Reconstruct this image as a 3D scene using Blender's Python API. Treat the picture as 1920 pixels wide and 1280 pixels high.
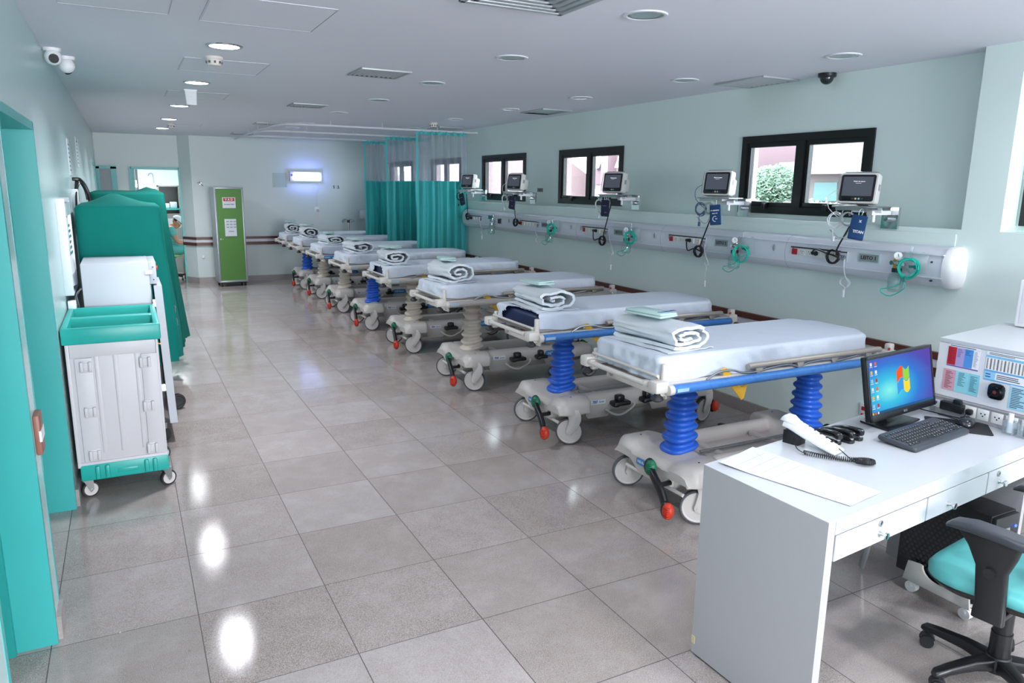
import bpy, bmesh, math, random
from mathutils import Vector, Matrix, noise
R = math.radians
sin, cos, pi = math.sin, math.cos, math.pi
for _o in list(bpy.data.objects): bpy.data.objects.remove(_o)
SC = bpy.context.scene
COL = SC.collection

# ------------------------------------------------------------------ camera
FOC, YAW, PIT, ROL = 1377.9, .4815, .2070, .0136
CAM = Vector((.402, -3.137, 1.8136))
_f = Vector((sin(YAW)*cos(PIT), cos(YAW)*cos(PIT), -sin(PIT)))
_r = Vector((cos(YAW), -sin(YAW), 0)); _u = _r.cross(_f)
rt = _r*cos(ROL) + _u*sin(ROL); up = _u*cos(ROL) - _r*sin(ROL)
cd = bpy.data.cameras.new('camera'); cd.sensor_width = 36; cd.lens = FOC*36/1920; cd.clip_start = .05; cd.clip_end = 300
cam = bpy.data.objects.new('camera', cd); COL.objects.link(cam)
cam.matrix_world = Matrix(((rt.x, up.x, -_f.x, CAM.x), (rt.y, up.y, -_f.y, CAM.y), (rt.z, up.z, -_f.z, CAM.z), (0, 0, 0, 1)))
SC.camera = cam

# ------------------------------------------------------------------ world, exposure
vs = SC.view_settings
vs.view_transform = 'Standard'; vs.look = 'None'; vs.gamma = 1; vs.use_curve_mapping = False
vs.exposure = 1.1
W = bpy.data.worlds.new('overcast_sky'); SC.world = W; W.use_nodes = True
bg = W.node_tree.nodes['Background']; bg.inputs[0].default_value = (.86, .92, 1, 1); bg.inputs[1].default_value = 4.6
SC.cycles.use_denoising = True
SC.cycles.max_bounces = 8; SC.cycles.diffuse_bounces = 5; SC.cycles.glossy_bounces = 4; SC.cycles.transparent_max_bounces = 16
SC.cycles.caustics_reflective = False; SC.cycles.caustics_refractive = False
SC.cycles.sample_clamp_indirect = 6

H = 2.638                      # ceiling height
XL, XR, XW, YF = .022, 5.02, 4.87, 11.535   # left wall, upper and lower right wall, far wall
LAMPC = (.92, .945, 1)
def area(name, loc, size, power, color=LAMPC, rot=(0, 0, 0), shape='DISK', sy=None, spread=180):
    l = bpy.data.lights.new(name, 'AREA'); l.shape = shape; l.size = size; l.energy = power; l.color = color; l.spread = R(spread)
    if sy: l.size_y = sy
    o = bpy.data.objects.new(name, l); COL.objects.link(o); o.location = loc; o.rotation_euler = rot
    return o
LEFT_Y = (1.93, 3.84, 6.0, 7.97, 9.87)
P_LEFT, P_BACK, P_DESK = 13, 11, 2
for y in LEFT_Y: area('downlight_lamp', (1.03, y, H-.03), .17, P_LEFT, spread=140)
BACK = [(1.03, -2.4), (1.03, -4.5), (2.72, -1.5), (2.72, -3.0), (2.72, -4.5), (4.3, -1.3), (4.3, -2.8), (4.3, -4.4)]
for x, y in BACK: area('downlight_lamp', (x, y, H-.03), .17, (16 if x < 2 else P_BACK) if y < -2 else P_DESK, spread=150)
area('rear_fill_light', (2.6, -11.12, 1.55), 4.4, 420, (.93, .95, 1), (R(90), 0, 0), 'RECTANGLE', 1.8)  # added frontal fill from behind the camera, not a known source
area('wall_lamp_light', (3.55, YF-.13, 1.955), .5, 3, (.22, .30, 1), (R(90), 0, 0), 'RECTANGLE', .1)
area('back_room_lamp', (.8, 13.3, 2.45), 1.0, 30, (.95, 1, 1), shape='SQUARE')

# ------------------------------------------------------------------ materials
def lin(c):
    if isinstance(c, str): c = [int(c[i:i+2], 16)/255 for i in (0, 2, 4)]
    return tuple((v/12.92 if v <= .04045 else ((v+.055)/1.055)**2.4) for v in c[:3]) + (1,)
MATS = {}
def mat(name, col, rough=.5, metal=0, spec=.5, bump=0, bscale=200, var=0, vscale=4, coat=0, emit=None, es=0):
    if name in MATS: return MATS[name]
    m = bpy.data.materials.new(name); m.use_nodes = True; MATS[name] = m
    nt = m.node_tree; b = nt.nodes['Principled BSDF']
    b.inputs['Base Color'].default_value = lin(col); b.inputs['Roughness'].default_value = rough
    b.inputs['Metallic'].default_value = metal; b.inputs['Specular IOR Level'].default_value = spec
    b.inputs['Coat Weight'].default_value = coat
    tc = nt.nodes.new('ShaderNodeTexCoord')
    if var:
        n = nt.nodes.new('ShaderNodeTexNoise'); n.inputs['Scale'].default_value = vscale; n.inputs['Detail'].default_value = 5
        nt.links.new(tc.outputs['Object'], n.inputs['Vector'])
        mx = nt.nodes.new('ShaderNodeMixRGB'); c = lin(col)
        mx.inputs[1].default_value = tuple(v*(1-var) for v in c[:3])+(1,); mx.inputs[2].default_value = tuple(min(1, v*(1+var)) for v in c[:3])+(1,)
        nt.links.new(n.outputs[0], mx.inputs[0]); nt.links.new(mx.outputs[0], b.inputs['Base Color'])
    if bump:
        n = nt.nodes.new('ShaderNodeTexNoise'); n.inputs['Scale'].default_value = bscale; n.inputs['Detail'].default_value = 3
        nt.links.new(tc.outputs['Object'], n.inputs['Vector'])
        bp = nt.nodes.new('ShaderNodeBump'); bp.inputs['Strength'].default_value = bump; bp.inputs['Distance'].default_value = .01
        nt.links.new(n.outputs[0], bp.inputs['Height']); nt.links.new(bp.outputs[0], b.inputs['Normal'])
    if emit:
        b.inputs['Emission Color'].default_value = lin(emit); b.inputs['Emission Strength'].default_value = es
    return m
def emission(name, col, s):
    m = bpy.data.materials.new(name); m.use_nodes = True; nt = m.node_tree; nt.nodes.clear()
    e = nt.nodes.new('ShaderNodeEmission'); e.inputs[0].default_value = lin(col); e.inputs[1].default_value = s
    o = nt.nodes.new('ShaderNodeOutputMaterial'); nt.links.new(e.outputs[0], o.inputs[0]); MATS[name] = m
    return m
def clear(name, col='ffffff', gloss=.08, tint=1.0, rough=.02, trans=None):
    """thin transparent sheet: see-through plus a Fresnel-weighted reflection; trans = opacity of a diffuse film"""
    m = bpy.data.materials.new(name); m.use_nodes = True; nt = m.node_tree; nt.nodes.clear()
    t = nt.nodes.new('ShaderNodeBsdfTransparent'); t.inputs[0].default_value = lin(col)
    g = nt.nodes.new('ShaderNodeBsdfGlossy'); g.inputs[1].default_value = rough
    lw = nt.nodes.new('ShaderNodeLayerWeight'); lw.inputs[0].default_value = .5
    pw = nt.nodes.new('ShaderNodeMath'); pw.operation = 'POWER'; nt.links.new(lw.outputs['Facing'], pw.inputs[0]); pw.inputs[1].default_value = 4.6
    fr = nt.nodes.new('ShaderNodeMath'); fr.operation = 'MULTIPLY_ADD'; nt.links.new(pw.outputs[0], fr.inputs[0]); fr.inputs[1].default_value = .9; fr.inputs[2].default_value = .035
    mx = nt.nodes.new('ShaderNodeMixShader'); o = nt.nodes.new('ShaderNodeOutputMaterial')
    nt.links.new(fr.outputs[0], mx.inputs[0]); nt.links.new(t.outputs[0], mx.inputs[1]); nt.links.new(g.outputs[0], mx.inputs[2])
    last = mx
    if trans:
        d = nt.nodes.new('ShaderNodeBsdfDiffuse'); d.inputs[0].default_value = lin(col)
        m2 = nt.nodes.new('ShaderNodeMixShader'); m2.inputs[0].default_value = trans
        nt.links.new(mx.outputs[0], m2.inputs[1]); nt.links.new(d.outputs[0], m2.inputs[2]); last = m2
    nt.links.new(last.outputs[0], o.inputs[0]); MATS[name] = m
    return m
def floor_mat():
    m = bpy.data.materials.new('granite_tiles'); m.use_nodes = True; nt = m.node_tree; N = nt.nodes; L = nt.links
    b = N['Principled BSDF']; tc = N.new('ShaderNodeTexCoord')
    def math_(op, a, b_=None, c=None):
        n = N.new('ShaderNodeMath'); n.operation = op
        for i, v in enumerate((a, b_, c)):
            if v is None: continue
            if isinstance(v, (int, float)): n.inputs[i].default_value = v
            else: L.new(v, n.inputs[i])
        return n.outputs[0]
    sep = N.new('ShaderNodeSeparateXYZ'); L.new(tc.outputs['Object'], sep.inputs[0])
    tx = math_('DIVIDE', sep.outputs[0], .54); ty = math_('DIVIDE', sep.outputs[1], .568)
    def edge(t, w):
        f = math_('FRACT', t); d = math_('ABSOLUTE', math_('SUBTRACT', f, .5)); return math_('GREATER_THAN', d, .5-w)
    grout = math_('MAXIMUM', edge(tx, .0038), edge(ty, .0034))
    cmb = N.new('ShaderNodeCombineXYZ'); L.new(math_('FLOOR', tx), cmb.inputs[0]); L.new(math_('FLOOR', ty), cmb.inputs[1])
    wn = N.new('ShaderNodeTexWhiteNoise'); wn.noise_dimensions = '3D'; L.new(cmb.outputs[0], wn.inputs[0])
    add = N.new('ShaderNodeVectorMath'); add.operation = 'MULTIPLY_ADD'; L.new(wn.outputs['Color'], add.inputs[0]); add.inputs[1].default_value = (7, 7, 7); L.new(tc.outputs['Object'], add.inputs[2])
    def tex(sc, det=4, rough=.6, vec=None):
        n = N.new('ShaderNodeTexNoise'); n.inputs['Scale'].default_value = sc; n.inputs['Detail'].default_value = det; n.inputs['Roughness'].default_value = rough
        L.new(vec or add.outputs[0], n.inputs['Vector']); return n.outputs[0]
    def ramp(v, stops):
        r = N.new('ShaderNodeValToRGB'); e = r.color_ramp.elements
        while len(e) < len(stops): e.new(.5)
        for el, (p, c) in zip(e, stops): el.position = p; el.color = lin(c)
        L.new(v, r.inputs[0]); return r.outputs[0]
    def mix(f, a, c, mode='MIX'):
        n = N.new('ShaderNodeMixRGB'); n.blend_type = mode
        if isinstance(f, (int, float)): n.inputs[0].default_value = f
        else: L.new(f, n.inputs[0])
        for i, v in ((1, a), (2, c)):
            if isinstance(v, str): n.inputs[i].default_value = lin(v)
            else: L.new(v, n.inputs[i])
        return n.outputs[0]
    cloud = tex(4.5, 8, .7)
    base = ramp(cloud, [(.28, '746159'), (.5, '968882'), (.70, 'bab2ae')])
    tone = ramp(wn.outputs['Value'], [(0, '776358'), (.5, '948883'), (1, 'b2abaa')])
    base = mix(.5, base, tone)
    sp1 = tex(420, 2, .5); base = mix(ramp(sp1, [(.40, '000000'), (.62, 'ffffff')]), base, 'b8b1af')
    sp2 = tex(480, 2, .5); base = mix(ramp(sp2, [(.57, '000000'), (.68, 'c8c8c8')]), base, '5a504c')
    vein = tex(26, 5, .7); base = mix(ramp(vein, [(.66, '000000'), (.74, 'a0a0a0')]), base, '5d5450')
    fin = mix(grout, base, '565150')
    L.new(fin, b.inputs['Base Color'])
    rg = ramp(tex(9, 4), [(.3, '121212'), (.75, '2c2c2c')])
    L.new(mix(grout, rg, 'c0c0c0'), b.inputs['Roughness'])
    b.inputs['Specular IOR Level'].default_value = .33
    bp = N.new('ShaderNodeBump'); bp.inputs['Strength'].default_value = .25; bp.inputs['Distance'].default_value = .003
    L.new(math_('SUBTRACT', math_('MULTIPLY', sp1, .12), grout), bp.inputs['Height']); L.new(bp.outputs[0], b.inputs['Normal'])
    return m
def granite(name, col):
    m = mat(name, col, .35, var=.25, vscale=60); return m
M_FLOOR = floor_mat()
M_WALL = mat('mint_wall_paint', 'deece8', .42, spec=.4, bump=.03, bscale=60, var=.015, vscale=1.5)
M_WALLG = mat('glossy_mint_wall_paint', 'b3cccd', .26, spec=.5, bump=.05, bscale=7)
M_FAR = mat('pale_far_wall_paint', 'd0dad9', .45, spec=.4)
M_CEIL = mat('ceiling_paint', 'e4e3ec', .7, spec=.2)
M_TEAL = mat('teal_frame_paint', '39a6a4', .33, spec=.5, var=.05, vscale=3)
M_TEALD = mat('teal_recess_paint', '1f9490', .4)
M_BASE = granite('granite_baseboard', '9a9390')
M_BROWN = mat('brown_bumper_wood', '5a2d22', .4, var=.2, vscale=12)
M_WHITE = mat('white_plastic', 'e9e9ec', .35)
M_WHITEP = mat('white_paint_metal', 'dcdde3', .4)
M_WAR = mat('white_sheet_metal', 'b9bcc4', .45)
M_BLACK = mat('black_plastic', '17181b', .35)
M_BLKR = mat('black_rubber', '26272a', .6)
M_CHROME = mat('chrome', 'd5d8da', .14, 1)
M_STEEL = mat('brushed_steel', 'b4b6b8', .33, 1)
M_ALU = mat('aluminium', 'a9adb2', .4, .8)
M_STUCCO = mat('pink_stucco', 'b5a0a2', .9, bump=.8, bscale=90)
M_GLASS = clear('window_glass', 'f3f8f8')
M_CLEAR = clear('clear_plastic', 'f4f9f9', rough=.05)
M_FILM = clear('plastic_film', 'f6fbfb', trans=.10)

# ------------------------------------------------------------------ mesh builder
ZAX = Vector((0, 0, 1))
def catmull(pts, n=6, closed=False):
    pts = [Vector(p) for p in pts]; out = []; k = len(pts)
    if k < 3: return pts
    rng = range(k if closed else k-1)
    for i in rng:
        if closed: a, b, c, d = pts[i-1], pts[i], pts[(i+1) % k], pts[(i+2) % k]
        else: a, b, c, d = pts[max(i-1, 0)], pts[i], pts[i+1], pts[min(i+2, k-1)]
        for j in range(n):
            t = j/n
            out.append(.5*((2*b)+(c-a)*t+(2*a-5*b+4*c-d)*t*t+(3*b-a-3*c+d)*t**3))
    if not closed: out.append(pts[-1])
    return out
def frame(x, y, z, o=(0, 0, 0)):
    m = Matrix((x, y, z)).transposed().to_4x4(); m.translation = o; return m
def rotz(a, o=(0, 0, 0)): return Matrix.Translation(o) @ Matrix.Rotation(a, 4, 'Z')
def text_mesh(s, size, ext=.0006, align='CENTER', font=None, res=2, shear=0, bold=0):
    c = bpy.data.curves.new('t', 'FONT'); c.body = s; c.size = size; c.extrude = ext; c.align_x = align; c.align_y = 'CENTER'; c.resolution_u = res; c.shear = shear; c.offset = bold
    o = bpy.data.objects.new('t', c); me = bpy.data.meshes.new_from_object(o)
    bpy.data.objects.remove(o); bpy.data.curves.remove(c)
    return me
class MB:
    def __init__(s): s.bm = bmesh.new()
    def _merge(s, t, M=None, mi=0):
        if M is not None: t.transform(M)
        for f in t.faces: f.material_index = mi
        me = bpy.data.meshes.new('x'); t.to_mesh(me); t.free(); s.bm.from_mesh(me); bpy.data.meshes.remove(me); return s
    def box(s, c, d, M=None, bev=0, seg=2, mi=0):
        t = bmesh.new(); bmesh.ops.create_cube(t, size=1, matrix=Matrix.Translation(c) @ Matrix.Diagonal((d[0], d[1], d[2], 1)))
        if bev: bmesh.ops.bevel(t, geom=t.edges[:], offset=min(bev, min(d)*.49), segments=seg, affect='EDGES', profile=.5)
        return s._merge(t, M, mi)
    def bb(s, x0, x1, y0, y1, z0, z1, M=None, bev=0, seg=2, mi=0):
        return s.box(((x0+x1)/2, (y0+y1)/2, (z0+z1)/2), (abs(x1-x0), abs(y1-y0), abs(z1-z0)), M, bev, seg, mi)
    def loft(s, loops, M=None, mi=0, closed=True, cap0=True, cap1=True):
        t = bmesh.new(); vs_ = [[t.verts.new(p) for p in l] for l in loops]; n = len(loops[0])
        for a, b in zip(vs_, vs_[1:]):
            for i in range(n if closed else n-1):
                j = (i+1) % n
                try: t.faces.new((a[i], a[j], b[j], b[i]))
                except ValueError: pass
        if closed and n > 2:
            if cap0: t.faces.new(vs_[0][::-1])
            if cap1: t.faces.new(vs_[-1])
        bmesh.ops.remove_doubles(t, verts=t.verts[:], dist=1e-6)
        if closed and cap0 and cap1: bmesh.ops.recalc_face_normals(t, faces=t.faces[:])
        return s._merge(t, M, mi)
    def cyl(s, a, b, r0, r1=None, seg=16, mi=0, M=None):
        a = Vector(a); b = Vector(b); r1 = r0 if r1 is None else r1; d = (b-a).normalized()
        x = d.orthogonal().normalized(); y = d.cross(x)
        L = [[p+(x*cos(2*pi*i/seg)+y*sin(2*pi*i/seg))*r for i in range(seg)] for p, r in ((a, r0), (b, r1))]
        return s.loft(L, M, mi)
    def tube(s, pts, r, seg=8, n=6, mi=0, closed=False, M=None):
        P = catmull(pts, n, closed) if n > 1 else [Vector(p) for p in pts]
        k = len(P); x = None; loops = []
        for i, p in enumerate(P):
            t = (P[(i+1) % k]-P[i-1]) if closed else (P[min(i+1, k-1)]-P[max(i-1, 0)])
            if t.length < 1e-9: t = Vector((0, 0, 1))
            t.normalize()
            x = t.orthogonal().normalized() if x is None else (x-t*x.dot(t)).normalized()
            y = t.cross(x); rr = r(i/(k-1)) if callable(r) else r
            loops.append([p+(x*cos(2*pi*j/seg)+y*sin(2*pi*j/seg))*rr for j in range(seg)])
        if closed: loops.append(loops[0]); return s.loft(loops, M, mi, True, False, False)
        return s.loft(loops, M, mi)
    def lathe(s, prof, M=None, seg=24, mi=0, sx=1, sy=1, cap=True):
        return s.loft([[(r*cos(2*pi*i/seg)*sx, r*sin(2*pi*i/seg)*sy, z) for i in range(seg)] for r, z in prof], M, mi, True, cap, cap)
    def prism(s, poly, z0, z1, M=None, mi=0, bev=0, seg=2):
        t = bmesh.new(); a = [t.verts.new((x, y, z0)) for x, y in poly]; b = [t.verts.new((x, y, z1)) for x, y in poly]; n = len(poly)
        t.faces.new(a[::-1]); t.faces.new(b)
        for i in range(n): t.faces.new((a[i], a[(i+1) % n], b[(i+1) % n], b[i]))
        bmesh.ops.recalc_face_normals(t, faces=t.faces[:])
        if bev:
            es = [e for e in t.edges if abs(e.verts[0].co.z-e.verts[1].co.z) < 1e-9]
            bmesh.ops.bevel(t, geom=es, offset=bev, segments=seg, affect='EDGES', profile=.5)
        return s._merge(t, M, mi)
    def sphere(s, c, r, M=None, mi=0, u=16, v=10):
        r = (r, r, r) if isinstance(r, (int, float)) else r
        t = bmesh.new(); bmesh.ops.create_uvsphere(t, u_segments=u, v_segments=v, radius=1, matrix=Matrix.Translation(c) @ Matrix.Diagonal((r[0], r[1], r[2], 1)))
        return s._merge(t, M, mi)
    def grid(s, fn, nu, nv, M=None, mi=0, keep=None):
        t = bmesh.new(); g = [[t.verts.new(fn(i/nu, j/nv)) for j in range(nv+1)] for i in range(nu+1)]
        for i in range(nu):
            for j in range(nv):
                q = (g[i][j], g[i+1][j], g[i+1][j+1], g[i][j+1])
                if keep is None or keep(sum((v.co for v in q), Vector())/4): t.faces.new(q)
        loose = [v for v in t.verts if not v.link_faces]; bmesh.ops.delete(t, geom=loose, context='VERTS')
        return s._merge(t, M, mi)
    def quad(s, pts, mi=0, M=None):
        t = bmesh.new(); t.faces.new([t.verts.new(p) for p in pts]); return s._merge(t, M, mi)
    def text(s, st, size, M, mi=0, **k):
        me = text_mesh(st, size, **k); t = bmesh.new(); t.from_mesh(me); bpy.data.meshes.remove(me); return s._merge(t, M, mi)
    def solid(s, th):
        g = s.bm.faces[:]; bmesh.ops.solidify(s.bm, geom=g, thickness=th); return s
    def mesh(s, name, mats, ang=35):
        me = bpy.data.meshes.new(name)
        bmesh.ops.remove_doubles(s.bm, verts=s.bm.verts[:], dist=1e-6)
        s.bm.to_mesh(me); s.bm.free()
        for m in (mats if isinstance(mats, (list, tuple)) else [mats]): me.materials.append(m)
        for p in me.polygons: p.use_smooth = True
        me.set_sharp_from_angle(angle=R(ang))
        return me
ROOT = {}
def thing(name, label, cat, loc=(0, 0, 0), rz=0, group=None):
    o = bpy.data.objects.new(name, None); COL.objects.link(o); o.empty_display_size = .05
    o.location = loc; o.rotation_euler = (0, 0, rz); o['label'] = label; o['category'] = cat
    if group: o['group'] = group
    ROOT[o.name] = (Matrix.Translation(loc) @ Matrix.Rotation(rz, 4, 'Z')).inverted(); return o
def part(name, mb, mats, parent, local=False, ang=35, label=None, kind=None):
    """verts are world unless local; parts and sub-parts sit at their thing's origin"""
    top = parent
    while top.parent: top = top.parent
    if not local and top.name in ROOT: mb.bm.transform(ROOT[top.name])
    o = bpy.data.objects.new(name, mb.mesh(name, mats, ang)); COL.objects.link(o); o.parent = parent
    if label: o['label'] = label
    if kind: o['kind'] = kind
    return o
def solo(name, mb, mats, label, cat, group=None, ang=35, kind=None):
    """a thing that is one mesh; origin at the middle of its base"""
    co = [v.co for v in mb.bm.verts]
    lo = Vector([min(c[i] for c in co) for i in range(3)]); hi = Vector([max(c[i] for c in co) for i in range(3)])
    base = Vector(((lo.x+hi.x)/2, (lo.y+hi.y)/2, lo.z)); mb.bm.transform(Matrix.Translation(-base))
    o = bpy.data.objects.new(name, mb.mesh(name, mats, ang)); COL.objects.link(o); o.location = base
    o['label'] = label; o['category'] = cat
    if group: o['group'] = group
    if kind: o['kind'] = kind
    ROOT[o.name] = Matrix.Translation(-base); return o
def struct(name, mb, mats, parent=None, ang=35):
    o = bpy.data.objects.new(name, mb.mesh(name, mats, ang)); COL.objects.link(o)
    if parent: o.parent = parent
    else: o['kind'] = 'structure'
    return o
def dup(root, loc=None, rz=None, label=None, group=None):
    def cp(o, par):
        c = o.copy(); COL.objects.link(c)
        if par is not None: c.parent = par
        for ch in list(o.children): cp(ch, c)
        return c
    r = cp(root, None)
    if loc is not None: r.location = loc
    if rz is not None: r.rotation_euler = (0, 0, rz)
    if label: r['label'] = label
    if group: r['group'] = group
    ROOT[r.name] = (Matrix.Translation(r.location) @ Matrix.Rotation(r.rotation_euler[2], 4, 'Z')).inverted()
    return r
def setmat(root, name, m):
    for ch in root.children_recursive:
        if ch.name.split('.')[0] == name: ch.material_slots[0].link = 'OBJECT'; ch.material_slots[0].material = m
def nz(x, y, z, s=1): return noise.noise(Vector((x*s, y*s, z*s)))
def rrect(w, h, r, n=5, cx=0, cy=0):
    r = min(r, w/2-1e-4, h/2-1e-4); out = []
    for (sx, sy, a0) in ((1, 1, 0), (-1, 1, 90), (-1, -1, 180), (1, -1, 270)):
        for i in range(n+1):
            a = R(a0+90*i/n); out.append((cx+sx*(w/2-r)+r*cos(a), cy+sy*(h/2-r)+r*sin(a)))
    return out
# image-plane style frames: text on a wall facing -x (X right along -y), on a face facing -y (X right along +x), on a horizontal top
def on_negx(x, y, z, rx=0): return frame((0, -1, 0), (0, 0, 1), (-1, 0, 0), (x, y, z)) @ Matrix.Rotation(rx, 4, 'X')
def on_negy(x, y, z): return frame((1, 0, 0), (0, 0, 1), (0, -1, 0), (x, y, z))
# ------------------------------------------------------------------ room shell
YB, YD = -11.2, YF               # back wall behind the camera, far wall
m = MB(); m.bb(-1.9, 5.17, YB-.2, 15.2, -.12, 0); struct('floor', m, M_FLOOR)
m = MB(); m.bb(-1.9, 5.17, YB-.2, 15.2, H, H+.15); struct('ceiling', m, M_CEIL)
D1, D2, D2T = (-.97, .045), (.215, 1.44), 2.085     # the two doorways of the left wall
m = MB()
for a, b in ((YB, D1[0]), (D1[1], D2[0]), (D2[1], YF)): m.bb(-.2, XL, a, b, 0, H)
m.bb(-.2, XL, D1[0], D1[1], D2T, H); m.bb(-.2, XL, D2[0], D2[1], D2T, H)
struct('wall_left', m, M_WALLG)
m = MB(); m.bb(-1.9, -1.8, YB, YF, 0, H); m.bb(-1.8, -.2, 3.4, 3.5, 0, H); m.bb(-1.8, -.2, -2.6, -2.5, 0, H); m.bb(-1.8, -.2, .1, .18, 0, H); struct('wall_side_room', m, M_WALL)
m = MB(); m.bb(-1.9, 5.17, YB-.2, YB, 0, H); struct('wall_back', m, M_WALL)
# right wall: a thick lower part with a ledge at 1.6 m, thinner upper wall with the windows
LZ = 1.598
WINS = [(.352, 1.588), (3.265, 4.54), (5.375, 6.68), (-1.95, -.66), (7.45, 8.7), (9.6, 10.9)]
WZ0, WZ1 = 1.632, 2.245
m = MB(); m.bb(XW, 5.2, YB, YF+.15, 0, LZ)
m.bb(XW, XR+.01, -.64, -.415, LZ, H); m.bb(XW, XR+.01, YB, -1.97, LZ, H)
ys = sorted(WINS); prev = YB
for a, b in ys: m.bb(XR, 5.1, prev, a, LZ, H); m.bb(XR, 5.1, a, b, LZ, WZ0); m.bb(XR, 5.1, a, b, WZ1, H); prev = b
m.bb(XR, 5.1, prev, YF+.15, LZ, H)
struct('wall_right', m, M_WALL)
m = MB(); prev = YB
for a, b in ys:
    a2, b2 = a+.03, b-.03
    m.bb(5.1, 5.17, prev, a2, -.5, H+.4); m.bb(5.1, 5.17, a2, b2, -.5, WZ0-.03); m.bb(5.1, 5.17, a2, b2, WZ1+.05, H+.4); prev = b2
m.bb(5.1, 5.17, prev, YF+.2, -.5, H+.4); struct('wall_outer', m, M_STUCCO)
# far wall with a chamfered corner beside its doorway
FD = (.555, 1.335, 2.045)       # doorway
m = MB()
m.bb(1.52, 5.1, YF, YF+.15, 0, H)
m.loft([[(1.34, YF+.28, z), (1.52, YF, z), (1.56, YF+.15, z), (1.36, YF+.40, z)] for z in (0, H)])
FDY = YF+.28
m.bb(-.2, FD[0], FDY, FDY+.12, 0, H); m.bb(FD[0], FD[1], FDY, FDY+.12, FD[2], H); m.bb(FD[1], 1.36, FDY, FDY+.12, 0, H)
m.bb(-.2, XL, YF, FDY, 0, H)
struct('wall_far', m, M_FAR)
m = MB(); m.bb(-.6, 2.3, 15.0, 15.1, 0, H); m.bb(2.2, 2.3, FDY+.12, 15.0, 0, H); m.bb(-.6, -.5, FDY+.12, 15.0, 0, H); struct('wall_back_room', m, mat('bright_room_paint', 'e3f0ee', .5))
# baseboards
bt = .018
m = MB()
m.bb(1.53, XW, YF-bt, YF, 0, .1); m.loft([[(1.345-.02, YF+.28, z), (1.52-.012, YF-bt, z), (1.54, YF, z), (1.36, YF+.3, z)] for z in (0, .1)]); struct('baseboard_far', m, M_BASE)
m = MB(); m.bb(XW-bt, XW, YB, YF-bt, 0, .1); struct('baseboard_right', m, M_BASE)
m = MB()
for a, b in ((YB, D1[0]-.05), (D1[1]+.01, D2[0]-.015), (D2[1]+.02, YF)): m.bb(XL, XL+bt, a, b, 0, .1)
struct('baseboard_left', m, M_BASE)
# door frames
def doorframe(name, y0, y1, top, jx0=-.205, jx1=XL+.0015, w=.02, trim=.0):
    m = MB()
    m.bb(jx0, jx1, y1-w, y1+.012, 0, top+w); m.bb(jx0, jx1, y0-.012, y0+w, 0, top+w); m.bb(jx0, jx1, y0, y1, top-w, top+w)
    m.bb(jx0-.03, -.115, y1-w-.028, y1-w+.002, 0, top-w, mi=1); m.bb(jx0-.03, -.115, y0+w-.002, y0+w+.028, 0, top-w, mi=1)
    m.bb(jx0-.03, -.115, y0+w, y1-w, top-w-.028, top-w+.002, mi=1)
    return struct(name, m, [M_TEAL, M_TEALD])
doorframe('door_1', D1[0], D1[1], D2T); doorframe('door_2', D2[0], D2[1], D2T)
m = MB(); f = .035
m.bb(FD[0]-f, FD[0]+.01, FDY-.02, FDY+.13, 0, FD[2]+f); m.bb(FD[1]-.01, FD[1]+f, FDY-.02, FDY+.13, 0, FD[2]+f); m.bb(FD[0], FD[1], FDY-.02, FDY+.13, FD[2]-.01, FD[2]+f)
m.bb(FD[0]+.01, FD[0]+.06, FDY+.08, FDY+.13, 0, FD[2], mi=0)
fr3 = struct('door_3', m, [M_TEAL])
m = MB(); m.bb(FD[0]+.07, FD[0]+.11, FDY+.14, FDY+.95, .01, FD[2]-.01); struct('door_leaf', m, M_WAR, fr3)
m = MB(); m.bb(FD[0]+.04, FD[0]+.085, FDY+.125, FDY+.14, 1.72, 1.84); struct('hinge', m, M_CHROME, fr3)
# narrow grey door in the far left corner
m = MB(); m.bb(XL, XL+.05, FDY-.05, FDY+.02, 0, 2.07); m.bb(.245, .335, FDY-.05, FDY+.02, 0, 2.07); m.bb(XL, .335, FDY-.05, FDY+.02, 2.035, 2.085); m.bb(XL, XL+.012, 9.9, 10.9, 2.06, 2.1); m.bb(XL, XL+.012, 10.85, 10.9, 0, 2.06)
fr4 = struct('door_4', m, M_TEAL)
m = MB(); m.bb(.07, .25, FDY-.03, FDY-.005, 0, 2.04); struct('door_leaf', m, mat('grey_door', '9aa3a8', .5), fr4)
# wall bumper rails (two brown strips with a white one between)
def bumper(name, segs):
    m = MB()
    for fn in segs:
        for z0, z1, th, mi in ((.795, .84, .03, 0), (.742, .795, .016, 1), (.685, .742, .03, 0)): fn(m, z0, z1, th, mi)
    return struct(name, m, [M_BROWN, M_WHITEP])
bumper('trim_1', [lambda m, z0, z1, t, mi: m.bb(1.522, XW-.04, YF-t, YF, z0, z1, mi=mi),
                  lambda m, z0, z1, t, mi: m.loft([[(1.345-t, YF+.27, z), (1.522-t*.55, YF-t, z), (1.54, YF, z), (1.36, YF+.29, z)] for z in (z0, z1)], mi=mi)])
bumper('trim_2', [lambda m, z0, z1, t, mi: m.bb(XW-t, XW, YB, YF-.03, z0-.005, z1-.005, mi=mi)])
m = MB()
m.bb(XL, XL+.022, D1[1]+.05, D2[0]-.018, .77, .93, bev=.006, mi=0); m.bb(XL+.016, XL+.024, D1[1]+.048, D2[0]-.017, .825, .868, mi=1); struct('trim_3', m, [mat('pale_brown_bumper', '8a5a4c', .45), M_WHITEP])
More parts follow.
